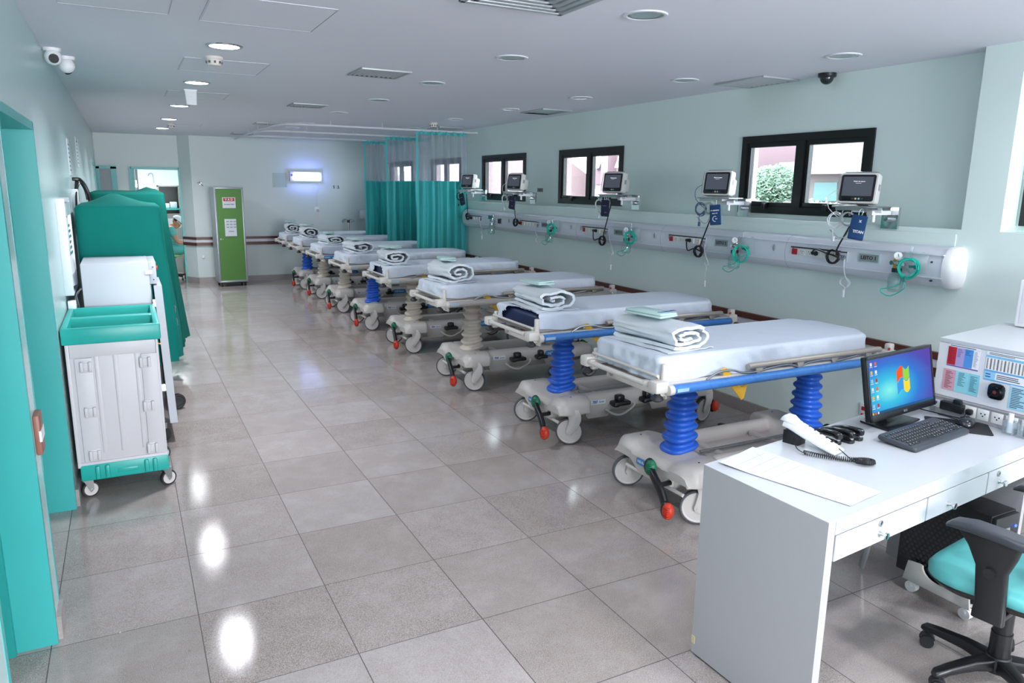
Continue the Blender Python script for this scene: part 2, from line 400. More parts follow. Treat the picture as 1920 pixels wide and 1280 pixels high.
# windows
M_BLKF = mat('black_window_frame', '0d0e11', .38)
def window(n, a, b):
    m = MB(); x0, x1, w = XR-.015, XR+.05, .055
    m.bb(x0, x1, a, a+w, WZ0, WZ1); m.bb(x0, x1, b-w, b, WZ0, WZ1); m.bb(x0, x1, a+w, b-w, WZ0, WZ0+w); m.bb(x0, x1, a+w, b-w, WZ1-w, WZ1); c = (a+b)/2
    m.bb(x0, x1, c-.03, c+.03, WZ0+w, WZ1-w)
    fr = struct('window_%d' % n, m, M_BLKF)
    for p, q in ((a+w, c-.03), (c+.03, b-w)):
        s = MB(); x2, x3, v = XR+.0, XR+.04, .035
        s.bb(x2, x3, p, p+v, WZ0+w, WZ1-w); s.bb(x2, x3, q-v, q, WZ0+w, WZ1-w); s.bb(x2, x3, p+v, q-v, WZ0+w, WZ0+w+v); s.bb(x2, x3, p+v, q-v, WZ1-w-v, WZ1-w)
        so = struct('sash', s, M_BLKF, fr)
        g = MB(); g.bb(XR+.018, XR+.022, p+v, q-v, WZ0+w+v, WZ1-w-v); struct('pane', g, M_GLASS, so)
        h = MB(); cc = p+(q-p)*.62
        h.bb(XR-.03, XR, cc-.06, cc+.16, WZ0+w+.012, WZ0+w+.04, bev=.004); h.bb(XR-.045, XR-.01, cc-.06, cc-.03, WZ0+w-.02, WZ0+w+.03, bev=.004); struct('latch', h, M_BLKF, so)
    return fr
for i, (a, b) in enumerate(WINS): window(i+1, a, b)
m = MB(); wx0, wx1, wz0, wz1 = .4, 4.8, .65, 2.45  # invented window frame, unseen, put around the rear fill light
for q in ((wx0-.06, wx0, wz0-.06, wz1+.06), (wx1, wx1+.06, wz0-.06, wz1+.06), (wx0, wx1, wz0-.06, wz0), (wx0, wx1, wz1, wz1+.06), (1.84, 1.88, wz0, wz1), (3.32, 3.36, wz0, wz1)): m.bb(q[0], q[1], YB, YB+.06, q[2], q[3])
wb = struct('window_7', m, M_BLKF); m = MB(); m.bb(wx0, wx1, YB+.005, YB+.012, wz0, wz1); struct('pane', m, emission('rear_fill_glow', 'eef3ff', 2), wb)  # its pane is an added glowing sheet, part of the fill
# ------------------------------------------------------------------ stretchers
M_BASEP = mat('warm_grey_plastic', 'c2bbb7', .42)
M_CREAMM = mat('cream_enamel', 'd3cec8', .38)
M_CREAMB = mat('cream_bellows', 'cfc4b8', .45)
M_BLUEB = mat('blue_bellows', '2560cc', .32)
M_BUMPB = mat('blue_bumper_tube', '3f7cc6', .4, var=.25, vscale=45)
M_BUMPG = mat('grey_bumper_tube', 'b3ada7', .4, var=.1, vscale=30)
M_RAIL = mat('champagne_rail', 'b3a9a0', .35, .35)
M_GREEN = mat('green_pedal', '0e6b4b', .5); M_RED = mat('red_pedal', 'c2331d', .5)
M_YEL = mat('yellow_handle', 'e9b02f', .4)
M_LBL = mat('white_label', 'e4e6ea', .4); M_LBLB = mat('blue_label', '2f7fc0', .4); M_INK = mat('blue_ink', '2a52a8', .5)
M_TIRE = mat('grey_tyre', '55565a', .6); M_HUB = mat('pale_hub_plastic', 'cbc5c2', .4)
M_NAVY = mat('navy_vinyl', '16244f', .42)
M_SHEET = mat('white_sheet_cloth', 'd2d9e6', .8, spec=.15, bump=.5, bscale=16)
M_LINEN = mat('white_linen', 'd8dee4', .85, spec=.1, bump=.05, bscale=60)
M_MINT = mat('mint_cloth', 'b9d3d1', .85, spec=.1, bump=.05, bscale=60)
M_TRAY = mat('grey_tray', 'a39d9b', .5)
def sst(a, b, x): t = max(0, min(1, (x-a)/(b-a))); return t*t*(3-2*t)
def lerp(a, b, t): return a+(b-a)*t
BL = 1.88
def base_ring(x):
    xm = min(x, BL-x); k = sst(.49, .545, xm)          # 0 = wheel housings, 1 = tray
    front = sst(.25, .31, xm)
    mound = .035*math.exp(-((xm-.47)/.10)**2)
    zc = lerp(.27, .30, front)+mound
    L = lerp(.285, .337, front)
    g = lerp(.93, 1, front)
    A = [(0, zc), (.07, zc), (.12, zc-.004), (.165, lerp(zc-.008, L-.01, .5)), (.195*g, L-.003), (.285*g, L), (.330*g, L-.010), (.354*g, L-.036), (.361*g, .245)]
    B = [(0, .255), (.10, .255), (.150, .257), (.165, .315), (.185, .330), (.212, .328), (.234, .316), (.246, .295), (.252, .25)]
    zb = lerp(.232, .145, sst(.50, .56, xm)); zb = lerp(zb, .21, sst(.73, .77, xm))
    half = [(lerp(a[0], b[0], k), lerp(a[1], b[1], k)) for a, b in zip(A, B)]
    half.append((half[-1][0]-.001, min(zb, half[-1][1]-.004)))
    if xm > .5 and xm < .77: half[-1] = (.240, zb)
    full = [(-y, z) for y, z in half[::-1]]+half[1:]
    return [(x, y, z) for y, z in full]
def M_(o): return Matrix.Translation(o)
def stretcher(label):
    t = thing('hospital_stretcher', label, 'stretcher', (0, 0, 0), 0, 'stretchers along the window wall')
    P = lambda n, mb, mt, par=t, **k: part(n, mb, mt, par, local=True, **k)
    xs = [.25, .254, .262, .272, .285, .30, .315, .35, .39, .43, .46, .475, .488, .50, .512, .524, .536, .548, .56, .60, .66, .725, .735, .75, .76, .775, .87]
    xs = xs+[BL/2]+[BL-x for x in xs[::-1]]
    loops = [base_ring(x) for x in xs]
    zlow = lambda l: [(p[0]+(.012 if p[0] < 1 else -.012)*(abs(p[1]) < .15), p[1], min(p[2], .238-.07*(1-sst(.10, .19, abs(p[1]))))) for p in l]
    m = MB(); m.loft([zlow(loops[0])]+loops+[zlow(loops[-1])], closed=False); m.solid(-.005)
    for xx in (.385, BL-.385):
        for s in (-1, 1): m.cyl((xx, s*.262, .3365), (xx, s*.262, .3385), .006, mi=1)
    for yy in (-.06, .06): m.box((BL/2, yy*1.0, .257), (.6, .09, .012), bev=.004)
    m.box((.72, 0, .27), (.04, .29, .04), bev=.012); m.box((1.18, 0, .27), (.04, .29, .04), bev=.012)
    m.bb(.30, 1.58, -.17, .17, .14, .24, bev=.02, mi=0)
    base = P('base_cover', m, [M_BASEP, M_BLACK], ang=50)
    m = MB(); m.tube([(.60, -.03, .292), (1.3, -.03, .292)], .006, n=1); m.tube([(.60, -.045, .288), (1.3, -.045, .288)], .004, n=1); P('tie_rod', m, M_STEEL, base)
    # bellows
    for xb, s in ((.475, 1), (1.50, -1)):
        loops = []; nr = 8; z0, z1 = .318, .80; n = 112
        for i in range(n+1):
            u = i/n; z = lerp(z0, z1, u); w = lerp(.090, .064, min(1, u*1.15)); rr = w*(1+.13*math.copysign(abs(cos(2*pi*nr*u))**.7, -cos(2*pi*nr*u)))
            a = []
            for j in range(28):
                an = 2*pi*j/28; cx_ = math.copysign(abs(cos(an))**.75, cos(an)); sy_ = math.copysign(abs(sin(an))**.75, sin(an))
                dip = (1-u)**3*(.02*cx_*s-.01)   # the foot of the boot follows the saddle
                a.append((xb-s*.012*(1-u)+rr*cx_*(1.06 if u < .1 else 1), rr*sy_*1.0, z+dip))
            loops.append(a)
        m = MB(); m.loft(loops); P('bellows', m, M_BLUEB, ang=60)
    # casters: fork with a wheel
    for wx, wy, yaw in ((.355, -.305, -34), (.335, .305, -24), (1.60, -.30, 12), (1.60, .30, 150)):
        f = MB(); T = Matrix.Translation((wx, wy, 0)) @ Matrix.Rotation(R(yaw), 4, 'Z') @ Matrix.Rotation(R(90), 4, 'X')
        prof = [(-.012, .27), (.062, .27), (.080, .235), (.083, .19), (.066, .145), (.035, .105), (.012, .078), (-.016, .082), (-.024, .104), (-.014, .14), (-.004, .19), (-.016, .235)]
        for z0, z1 in ((.028, .040), (-.040, -.028)): f.prism(prof, z0, z1, T, bev=.004)
        f.prism([(-.014, .268), (.062, .268), (.08, .235), (.083, .19), (.075, .208), (.0, .212), (-.014, .235)], -.03, .03, T)
        f.cyl((.02, .26, 0), (.02, .31, 0), .02, M=T)
        c = P('caster', f, M_HUB)
        w = MB(); T2 = T @ Matrix.Translation((.0, .1, 0))
        w.lathe([(.085, -.016), (.095, -.016), (.1, -.010), (.1, .010), (.095, .016), (.085, .016)], T2, 32, 0)
        w.lathe([(.0, -.020), (.076, -.0165), (.079, -.0185), (.086, -.0185), (.088, -.016), (.088, .016), (.086, .0185), (.079, .0185), (.076, .0165), (.0, .020)], T2, 32, 1)
        w.cyl((0, 0, -.044), (0, 0, .044), .009, M=T2, mi=1)
        P('wheel', w, [M_TIRE, M_HUB], c)
    # axle bars and brake/steer pedals
    for xx in (.30, BL-.30):
        m = MB(); m.cyl((xx-.02*(1 if xx < 1 else -1), -.27, .165), (xx-.02*(1 if xx < 1 else -1), .25, .165), .011); m.box((xx, -.1, .20), (.05, .12, .07), bev=.01); m.box((xx, .08, .2), (.05, .1, .06), bev=.01); P('axle_bar', m, M_CREAMM)
    for px_, sx_, sy_ in ((0, 1, 1), (BL, -1, 1), (BL, -1, -1)):
        Q = lambda x, y, z: Vector((px_+sx_*x, sy_*y, z))
        path = [Q(.213, -.055, .268), Q(.185, -.13, .240), Q(.172, -.215, .185), Q(.158, -.285, .110)]
        Pp = catmull(path, 6); loops = []
        for i, q in enumerate(Pp):
            tg = (Pp[min(i+1, len(Pp)-1)]-Pp[max(i-1, 0)]).normalized(); ax_ = Vector((1, 0, 0)); ax_ = (ax_-tg*ax_.dot(tg)).normalized(); bx_ = tg.cross(ax_)
            loops.append([q+ax_*.016*a+bx_*.023*b_ for a, b_ in ((1, -.7), (1, .7), (.6, 1), (-.6, 1), (-1, .7), (-1, -.7), (-.6, -1), (.6, -1))])
        m = MB(); m.loft(loops); m.cyl(Q(.172, -.17, .205), Q(.27, -.17, .205), .014)
        for q in (path[0], path[-1]): m.sphere(q, (.030, .043, .052))
        ped = P('brake_pedal', m, M_BLACK, ang=50)
        for q, mt, nm in ((path[0], M_GREEN, 'green pad'), (path[-1], M_RED, 'red pad')):
            g = MB(); c_ = q+Vector((-sx_*.004, -sy_*.014, .002)); g.sphere(c_, (.031, .037, .048))
            for k in range(5): g.box((c_.x-sx_*.012, c_.y-sy_*.012, c_.z-.026+.013*k), (.040, .036, .006), bev=.002)
            P('pedal_pad', g, mt, ped, label=nm)
    # pump pedals and the steel loops under them on both long sides
    for s in (-1, 1):
        for xx, sc in ((.81, 1), (1.06, .75)):
            m = MB(); m.box((xx, s*.285, .25), (.15*sc, .085, .035), bev=.014); m.box((xx+.0, s*.272, .285), (.065*sc, .06, .05), bev=.014); m.box((xx-.055*sc, s*.30, .244), (.05*sc, .06, .03), bev=.012)
            P('pump_pedal', m, M_BLACK)
        m = MB(); m.tube([(.70, s*.25, .205), (.76, s*.275, .165), (.84, s*.275, .155), (.94, s*.27, .20), (.96, s*.25, .225)], .009); P('step_loop', m, M_CREAMM)
        m = MB(); Mx = (frame((1, 0, 0), (0, 0, 1), (0, -1, 0), (.635, -.251, .268)) if s < 0 else frame((-1, 0, 0), (0, 0, 1), (0, 1, 0), (.635, .251, .268))) @ Matrix.Rotation(R(-2), 4, 'X')
        m.box((0, 0, 0), (.125, .034, .003), Mx); 
        l = P('side_label', m, M_LBL)
        m = MB(); m.text('700', .030, Mx @ M_((-.034, 0, .0022)), shear=.25, bold=.0006); m.text('Series', .020, Mx @ M_((.026, -.001, .0022)), shear=.5); P('lettering', m, M_INK, l, label='blue 700 Series lettering')
        m = MB(); Mx = frame((1, 0, 0), (0, 0, 1), (0, -1, 0), (1.22, -.2535, .262)) if s < 0 else frame((-1, 0, 0), (0, 0, 1), (0, 1, 0), (1.22, .2535, .262))
        m.prism(rrect(.2, .06, .028), 0, .003, Mx); b = P('maker_plate', m, M_LBLB)
        m = MB(); m.text('Hill-Rom', .04, Mx @ M_((0, 0, .0035))); P('lettering', m, M_WHITE, b)
    Mx = frame((0, -1, 0), (.42, 0, .9), (-.9, 0, .42), (.122, .125, .295))
    Mx = frame((0, -1, 0), (0, 0, 1), (-1, 0, 0), (.249, .06, .245)) @ Matrix.Rotation(R(-4), 4, 'X')
    m = MB(); m.prism(rrect(.11, .038, .012), 0, .003, Mx); b = P('maker_plate', m, M_LBLB); m = MB(); m.text('Hill-Rom', .024, Mx @ M_((0, 0, .0035))); P('lettering', m, M_WHITE, b)
    # deck and frame
    m = MB()
    for s in (-1, 1): m.bb(.03, 1.80, s*.315-.018, s*.315+.018, .805, .84, bev=.006)
    for xx in (.16, .55, .95, 1.4, 1.72): m.bb(xx-.02, xx+.02, -.3, .3, .80, .835, bev=.004)
    for xb in (.475, 1.5): m.bb(xb-.12, xb+.12, -.16, .16, .775, .81, bev=.01)
    fr = P('litter_frame', m, M_CREAMM)
    m = MB(); m.bb(.06, 1.74, -.295, .295, .838, .858, bev=.008); P('deck_panel', m, M_TRAY, fr)
    m = MB(); m.tube([(.045, -.28, .872), (.03, -.25, .878), (.03, .25, .878), (.045, .28, .872)], .008); m.box((.05, -.285, .86), (.02, .02, .04)); m.box((.05, .285, .86), (.02, .02, .04)); P('mattress_stop', m, M_CREAMM, fr)
    m = MB(); m.bb(.115, .13, -.27, .27, .735, .80, bev=.004)
    for yy in (-.22, .22): m.cyl((.113, yy, .765), (.118, yy, .765), .02, mi=1)
    for yy in (-.12, 0, .12): m.cyl((.113, yy, .775), (.118, yy, .775), .005, mi=1)
    P('end_plate', m, [M_CREAMM, M_TRAY], fr)
    m = MB(); m.tube([(.03, -.27, .826), (.005, -.255, .83), (-.004, -.23, .83), (-.004, .23, .83), (.005, .255, .83), (.03, .27, .826)], .0145, seg=12)
    for yy in (-.25, .25): m.cyl((0, yy, .818), (0, yy, .848), .017)
    P('push_bar', m, M_CREAMM)
    for xx, yy in ((.02, -.32), (.02, .32), (1.815, -.32), (1.815, .32)):
        s = 1 if xx < 1 else -1; q = -1 if yy < 0 else 1
        m = MB(); m.box((xx+s*.005, yy, .828), (.085, .075, .062), bev=.012); m.box((xx+s*.03, yy-q*.008, .80), (.05, .05, .05), bev=.01)
        if xx < 1: m.cyl((xx+.045, yy-q*.01, .84), (xx+.045, yy-q*.01, .935 if yy < 0 else .895), .018, .0165); m.sphere((xx+.045, yy-q*.01, .935 if yy < 0 else .895), (.0165, .0165, .006))
        else: m.box((xx, yy, .875), (.05, .04, .05), bev=.01); m.box((xx-.03, yy+q*.021, .87), (.02, .003, .014), mi=1)
        c = P('corner_casting', m, [M_CREAMM, M_RED])
        m = MB(); m.lathe([(.0, -.022), (.02, -.023), (.034, -.014), (.031, -.002), (.016, .012), (.014, .03)], M_((xx-s*.004, yy+q*.004, .775)), 20); P('corner_bumper', m, M_BLKR, c)
    # side bumper tubes and folded side rails
    for s in (-1, 1):
        y = s*.357
        m = MB(); m.tube([(.075, y, .812), (1.77, y, .812)], .0255, seg=14, n=1); bt_ = P('side_bumper', m, M_BUMPB)
        for xx, d in ((.055, .03), (1.775, .02)):
            m = MB(); m.cyl((xx, y, .812), (xx+d, y, .812), .0275, seg=14); m.box((xx+.02, y-s*.015, .812), (.03, .04, .025), bev=.005); P('bumper_cap', m, M_CREAMM, bt_)
        m = MB(); yr = s*.338; m.tube([(.62, yr, .876), (.64, yr, .879), (1.68, yr, .879), (1.70, yr, .876)], .0165, seg=12, n=1); sr = P('side_rail', m, M_RAIL)
        for xx in (.70, 1.02, 1.30, 1.60):
            m = MB(); m.prism([(-.036, 0), (.036, 0), (.02, -.028), (.012, -.05), (-.012, -.05), (-.02, -.028)], -.006, .006, frame((1, 0, 0), (0, 0, 1), (0, -1, 0), (xx, yr, .872)), bev=.003); m.sphere((xx, yr-s*.0, .828), (.010, .012, .010)); P('rail_bracket', m, M_RAIL, sr)
        m = MB(); m.tube([(.33, yr, .835), (.40, yr, .866), (.50, yr, .869), (.58, yr, .848), (.68, yr, .842), (.8, yr, .855), (.93, yr, .858), (1.0, yr, .84), (1.1, yr, .855), (1.25, yr, .858), (1.33, yr, .842), (1.5, yr, .858)], .006); P('linkage_rod', m, M_STEEL, sr)
        m = MB(); m.prism([(-.02, .03), (.015, .036), (.135, -.085), (.15, -.08), (.165, -.065), (.178, -.075), (.16, -.15), (.142, -.16), (.0, -.01), (-.022, .012)], -.003, .003, frame((1, 0, 0), (0, 0, 1), (0, -1, 0), (.455, s*.327, .848)), bev=.002)
        m.cyl((.43, s*.33, .858), (.43, s*.342, .858), .008, mi=1)
        P('release_handle', m, [M_YEL, M_STEEL], label='yellow release handle')
        if s < 0:
            m = MB(); Mx = on_negy(.135, -.3835, .812); m.box((0, 0, 0), (.075, .018, .002), Mx); P('bumper_sticker', m, mat('pale_sticker', '9fc3d8', .5), bt_)
    return t
# mattress with sheet
def outline(n, x0, x1, hw, cr):
    """foot end (x0) lightly rounded, head corners cut"""
    pts = [(x0, -hw+.04), (x0+.012, -hw+.012), (x0+.05, -hw), (lerp(x0, x1, .5), -hw), (x1-cr, -hw), (x1-cr*.8, -hw+.012), (x1-.012, -hw+.12), (x1, -hw+.15)]
    pts = pts+[(x, -y) for x, y in pts[::-1]]
    P = [Vector((x, y, 0)) for x, y in pts]; k = len(P); L = [(P[(i+1) % k]-P[i]).length for i in range(k)]; T = sum(L); out = []
    for j in range(n):
        d = T*j/n; i = 0
        while d > L[i]: d -= L[i]; i += 1
        out.append(P[i].lerp(P[(i+1) % k], d/L[i]))
    return out
MZ0, MZ1 = .86, .972
def slab(x0, x1, hw, z0, z1, grow=0, n=240, rim=.022, seed=0, wr=0, hem=0, cr=.17, foot=0):
    base = outline(n, x0-grow, x1+grow, hw+grow, cr); c = Vector(((x0+x1)/2, 0, 0)); L = []
    def ring(ins, z, w):
        out = []
        for i, p in enumerate(base):
            d = Vector((p.x-c.x, p.y, 0)); q = Vector((p.x, p.y, 0))
            if ins: q.x -= math.copysign(min(ins, abs(d.x)), d.x)*(1 if abs(d.x) > .6 else 0) ; q.y -= math.copysign(min(ins, abs(d.y)), d.y)
            if w:
                ph = .7*nz(p.x*7+seed*7.3, p.y*7, z*4)+.75*nz(p.x*15+z*14, p.y*15+seed, 3)+.4*nz(p.x*34-z*20, p.y*34+seed, 7)
                dd = d.normalized(); q += dd*ph*w
            out.append((q.x, q.y, z+(w*.5*nz(p.x*14, p.y*14, seed) if w else 0)))
        return out
    zb = z0-hem
    def ringb():
        return [(p[0], p[1], zb+(.018*nz(p[0]*5, p[1]*5, seed+4) if hem else 0)) for p in ring(0, zb, wr*.9)]
    L.append(ringb())
    for f in (.2, .4, .55, .7, .85): z = lerp(zb, z1-rim, f); L.append(ring(0, z, wr))
    for a in (0, 30, 60, 90): L.append(ring(rim*(1-cos(R(a))), z1-rim+rim*sin(R(a)), wr*.4*(1-a/90)))
    return L
def top_cap(m, ring, wr, seed, mi=0):
    """fill the top with cross strips so that it can carry soft creases"""
    n = len(ring); half = n//2
    a = ring[:half]; b = ring[::-1][:half]
    # the outline starts at foot near side and is symmetric about the long axis
    k = 8
    loops = []
    for p, q in zip(a, b):
        loops.append([tuple(Vector(p).lerp(Vector(q), j/k)+Vector((0, 0, (wr*nz(lerp(p[0], q[0], j/k)*6, lerp(p[1], q[1], j/k)*9, seed)+wr*.7*nz(p[0]*2, lerp(p[1], q[1], j/k)*24, seed+9)) if 0 < j < k else 0))) for j in range(k+1)])
    m.loft(loops, mi=mi, closed=False)
def make_mattress(label, cut=None, seed=0, thick=0):
    m = MB(); L = slab(.078, 1.70, .276, MZ0, MZ1-.016, cr=.12); m.loft(L); t = part('mattress', m, M_NAVY, label, local=True, ang=50, label='navy mattress')
    m = MB(); L = slab(.05, 1.72, .300, MZ0+.012, MZ1, grow=.004, seed=seed, wr=.02, hem=.012+thick, cr=.12); m.loft(L, cap0=False, cap1=False); top_cap(m, L[-1], .0055, seed)
    if cut:
        bm = m.bm; bmesh.ops.subdivide_edges(bm, edges=[e for e in bm.edges if min(v.co.x for v in e.verts) < .25 and e.calc_length() > .03], cuts=2, use_grid_fill=True)
        kill = [f for f in bm.faces if f.calc_center_median().x < cut(f.calc_center_median())]
        bmesh.ops.delete(bm, geom=kill, context='FACES')
    part('sheet', m, M_SHEET, t, local=True, ang=60, label='white sheet'); return t
def linen_roll(label, seed, w=.26, h=.135, ln=.42, turns=2.7, blue=False):
    """sheet rolled flat; the open end with its spiral faces the near side (-y)"""
    t = thing('rolled_linen', label, 'linen', (0, 0, 0), 0, 'linen rolls on the stretchers')
    m = MB(); N = int(46*turns); rnd = random.Random(seed); loops_o = []
    def pt(a, v, off):
        u = a/(2*pi*turns); k = lerp(1, .16, u)
        wob = 1+.10*nz(cos(a)*1.3+seed*3, sin(a)*1.3, v*1.5)+.05*nz(cos(a)*4, sin(a)*4+seed, v*4)
        ex = 2.6; ca, sa = cos(a), sin(a); rad = 1/((abs(ca)**ex+abs(sa)**ex)**(1/ex))
        x = (w/2)*k*ca*rad*wob-off*ca; z = (h/2)*k*sa*rad*wob-off*sa+h/2+.012*nz(a*.8, v*2, seed)*(k)
        y = (v-.5)*ln*(1-.05*u)+.014*nz(a*1.7, seed, v)*(1 if v in (0, 1) else .3)
        return Vector((x, y, max(z, .001+.004*u)))
    NV = 8; th = .019
    for i in range(N+1):
        a = -pi/2+.6-2*pi*turns*i/N if False else 2*pi*turns*i/N-2.2
        aa = 2*pi*turns*i/N
        loops_o.append((a, aa))
    def P2(i, v, off):
        a, aa = loops_o[i]; u = aa/(2*pi*turns); k = lerp(1, .16, u); ex = 2.5; ca, sa = cos(a), sin(a); rad = 1/((abs(ca)**ex+abs(sa)**ex)**(1/ex))
        wob = 1+.12*nz(ca*1.3+seed*3, sa*1.3, v*1.5+u)+.10*nz(ca*3.5, sa*3.5+seed, v*3+u*5)*(1+2*u)
        hw, hh = (w/2*k-off)*wob, (h/2*k-off)*wob
        end = (1-sst(0, .12, v))+sst(.88, 1, v)
        z = h/2+hh*sa*rad*(1-.04*end)-.008*u
        return Vector((hw*ca*rad, (v-.5)*ln*(1-.04*u)+.020*nz(a*1.3, seed, v*3), max(z, .0015)))
    vsq = [0, .04, .12, .3, .5, .7, .88, .96, 1]
    loops = []
    for i in range(N+1):
        loops.append([P2(i, v, 0) for v in vsq]+[P2(i, v, th) for v in vsq[::-1]])
    m.loft(loops)
    part('roll', m, M_LINEN, t, local=True, ang=60)
    if blue:
        b = MB(); b.loft([[(x_*.5, -ln/2+.018+.02*j, h*.45+z_*.3+.03) for x_, z_ in rrect(.10, .05, .02)] for j in range(3)]); part('blue_inner', b, mat('blue_cloth', '2a5fb8', .8), t, local=True, label='blue cloth inside the roll')
    # loose tail of the sheet under the roll
    m = MB(); m.grid(lambda u, v: Vector((lerp(-w*.46, w*.52, u), lerp(-ln*.5-.012, ln*.46, v), .004+.018*abs(nz(u*3, v*3, seed+2))*(1-abs(2*v-1)**2)+.01*max(0, nz(u*6, v*2, seed)))), 16, 14); m.solid(.004); part('under_fold', m, M_LINEN, t, local=True, ang=60)
    return t
def folded_cloth(label, seed, w=.16, ln=.25, h=.028, text=None):
    t = thing('folded_towel', label, 'cloth', (0, 0, 0), 0, 'mint towels on the linen rolls'); m = MB()
    for k in range(2):
        z0 = h*k/2; L = []
        base = rrect(w-.006*k, ln-.008*k, .012, 3)
        def rg(ins, z): return [(x*(1-ins*2/w), y*(1-ins*2/ln), z+.10*(x*x+y*y*.6)*-1+.006*nz(x*9, y*9, seed+k)+.008) for x, y in base]
        m.loft([rg(.004, z0), rg(0, z0+.003), rg(0, z0+h/2-.004), rg(.005, z0+h/2-.0005)])
    part('cloth', m, M_MINT, t, local=True, ang=60)
    if text:
        for i, (tx, sz, mt) in enumerate(text):
            m = MB(); m.text(tx, sz, Matrix.Translation((.028-.026*i, -.085+.0*i, h+.0068-.0005*i)) @ Matrix.Rotation(R(0), 4, 'Z') @ Matrix.Rotation(R(-4), 4, 'X'), shear=.2, bold=.0008); part('lettering', m, mt, t, local=True)
    return t
BED = [  # origin x, centre y, bellows, bumper, cut, linen seed
    (2.72, .047, 'b', 'b'), (2.76, 1.45, 'b', 'b'), (2.73, 3.03, 'c', 'g'), (2.76, 4.70, 'c', 'g'),
    (2.73, 6.16, 'b', 'g'), (2.745, 7.61, 'c', 'b'), (2.775, 9.06, 'c', 'g'), (2.775, 10.29, 'b', 'g')]
ordn = ['nearest the white desk', 'second from the desk', 'third from the desk', 'fourth from the desk', 'fifth from the desk', 'sixth from the desk', 'next to last, seventh from the desk', 'farthest, by the end wall']
bname = {'b': 'blue', 'c': 'cream'}; rname = {'b': 'blue', 'g': 'grey'}
S0 = stretcher('x')
STR = [S0]+[dup(S0) for _ in BED[1:]]
for s, (x, y, b, r), o in zip(STR, BED, ordn):
    s.location = (x, y, 0)
    s['label'] = '%s-bellows stretcher with %s side bumper, %s' % (bname[b], rname[r], o)
    if b == 'c': setmat(s, 'bellows', M_CREAMB)
    if r == 'g': setmat(s, 'side_bumper', M_BUMPG)
pos = ['on the stretcher '+o.split(', next')[0] for o in ordn]
SHORT = ['on the first stretcher', 'on the second stretcher', 'on the third stretcher', 'on the fourth stretcher', 'on the fifth stretcher', 'on the sixth stretcher', 'on the seventh stretcher', 'on the last stretcher']
cutA = lambda c: .065+.10*max(0, 1-abs(c.y+.02)/.30)*(c.z < .95)*0 + (.055 if c.z > .955 and c.y < .1 else .0)+(.07+.25*max(0, (c.y+.29))*0 if c.z < .955 and c.x < .12 else 0)
def cut2(c): return .10-.12*sst(.0, .26, c.y)+(.05 if c.z < .93 else 0) if c.y > -.2 else .085
def cut3(c): return (.075 if c.z < .955 and c.y > -.29 else .02)-.05*sst(.05, .25, abs(c.y+.05))
for i, st in enumerate(STR):
    if i == 0: make_mattress(st, None, 1, .02)
    elif i == 1: make_mattress(st, cut2, 2)
    elif i == 3: make_mattress(st, cut3, 5)
    elif i == 2: MAT3 = make_mattress(st, None, 3)
    else:
        c = MAT3.copy(); COL.objects.link(c); c.parent = st
        for g in MAT3.children: d = g.copy(); COL.objects.link(d); d.parent = c
# linen: kind per bed, position along the bed
LIN = [(1, .27, .02, 4, dict(w=.34, h=.15, ln=.50, turns=2.4, blue=True)), (2, .27, .0, -3, dict(w=.35, h=.16, ln=.47, turns=2.1)), (3, .24, .02, 6, dict(w=.33, h=.19, ln=.43, turns=2.3)), (4, .22, .0, -5, dict(w=.33, h=.17, ln=.45, turns=2.4))]
protoL = []
for i, (x, y, b, r) in enumerate(BED):
    sd, dx, dy, rz, kw = LIN[i % 4]
    if i < 4: l = linen_roll('x', sd, **kw); protoL.append(l)
    else: l = dup(protoL[(i*3+1) % 4 if i != 6 else 2])
    hh = kw['h'] if i < 4 else [LIN[(i*3+1) % 4 if i != 6 else 2][4]['h']][0]
    l.location = (x+dx, y+dy, MZ1+.002); l.rotation_euler = (0, 0, R(rz+(i > 3)*(7*(i % 3)-8)))
    l['label'] = 'rolled white sheet bundle at the foot, '+SHORT[i]+' from the desk'
    zt = MZ1+hh+.001
    if i == 0: c = folded_cloth('x', 1, .15, .27, .026, [('Cortesia', .042, M_INK), ('do Hospital', .022, mat('green_ink', '4a8d86', .6))])
    elif i == 1: c = folded_cloth('x', 2, .15, .25, .024); C1 = c
    else: c = dup(C1)
    c.location = (x+dx-.01, y+dy+(.05 if i < 2 else .02), zt-.006); c.rotation_euler = (0, 0, R([12, 8, -14, 20, 5, -10, 15, 0][i]))
    c['label'] = ('folded mint towel with blue lettering ' if i == 0 else 'folded mint towel on the linen roll, ')+SHORT[i]+' from the desk'
# ------------------------------------------------------------------ left side: cart, warming cabinet, covered machines, paper holder
M_CARTP = mat('grey_cart_plastic', 'c6c4c8', .45); M_CARTT = mat('teal_cart_plastic', '1ea49b', .38)
t = thing('linen_cart', 'grey plastic cart with teal tray top and base by the left doorway', 'cart', (.27, 1.83, 0))
x0, x1, y0, y1 = .050, .508, 1.545, 2.10
m = MB(); m.bb(x0, x1, y0, y1, .21, .925, bev=.006)
m.bb(x0-.008, x0+.012, y0-.006, y0+.02, .2, .92, bev=.004); m.bb(x1-.012, x1+.004, y0-.006, y0+.02, .2, .92, bev=.004)
m.bb(x0-.008, x1+.006, y0-.008, y0+.02, .195, .225, bev=.004); m.bb(x0+.012, x1-.012, y0-.008, y0+.02, .845, .92, bev=.004)
for k in (.14, .235, .345): m.bb(x0+k-.012, x0+k+.012, y0-.005, y0+.01, .27, .87, bev=.004)
m.bb(x0+.03, x0+.12, y0-.009, y0+.01, .225, .84, bev=.004); m.bb(x0+.365, x0+.45, y0-.009, y0+.01, .225, .84, bev=.004)
part('body', m, M_CARTP, t)
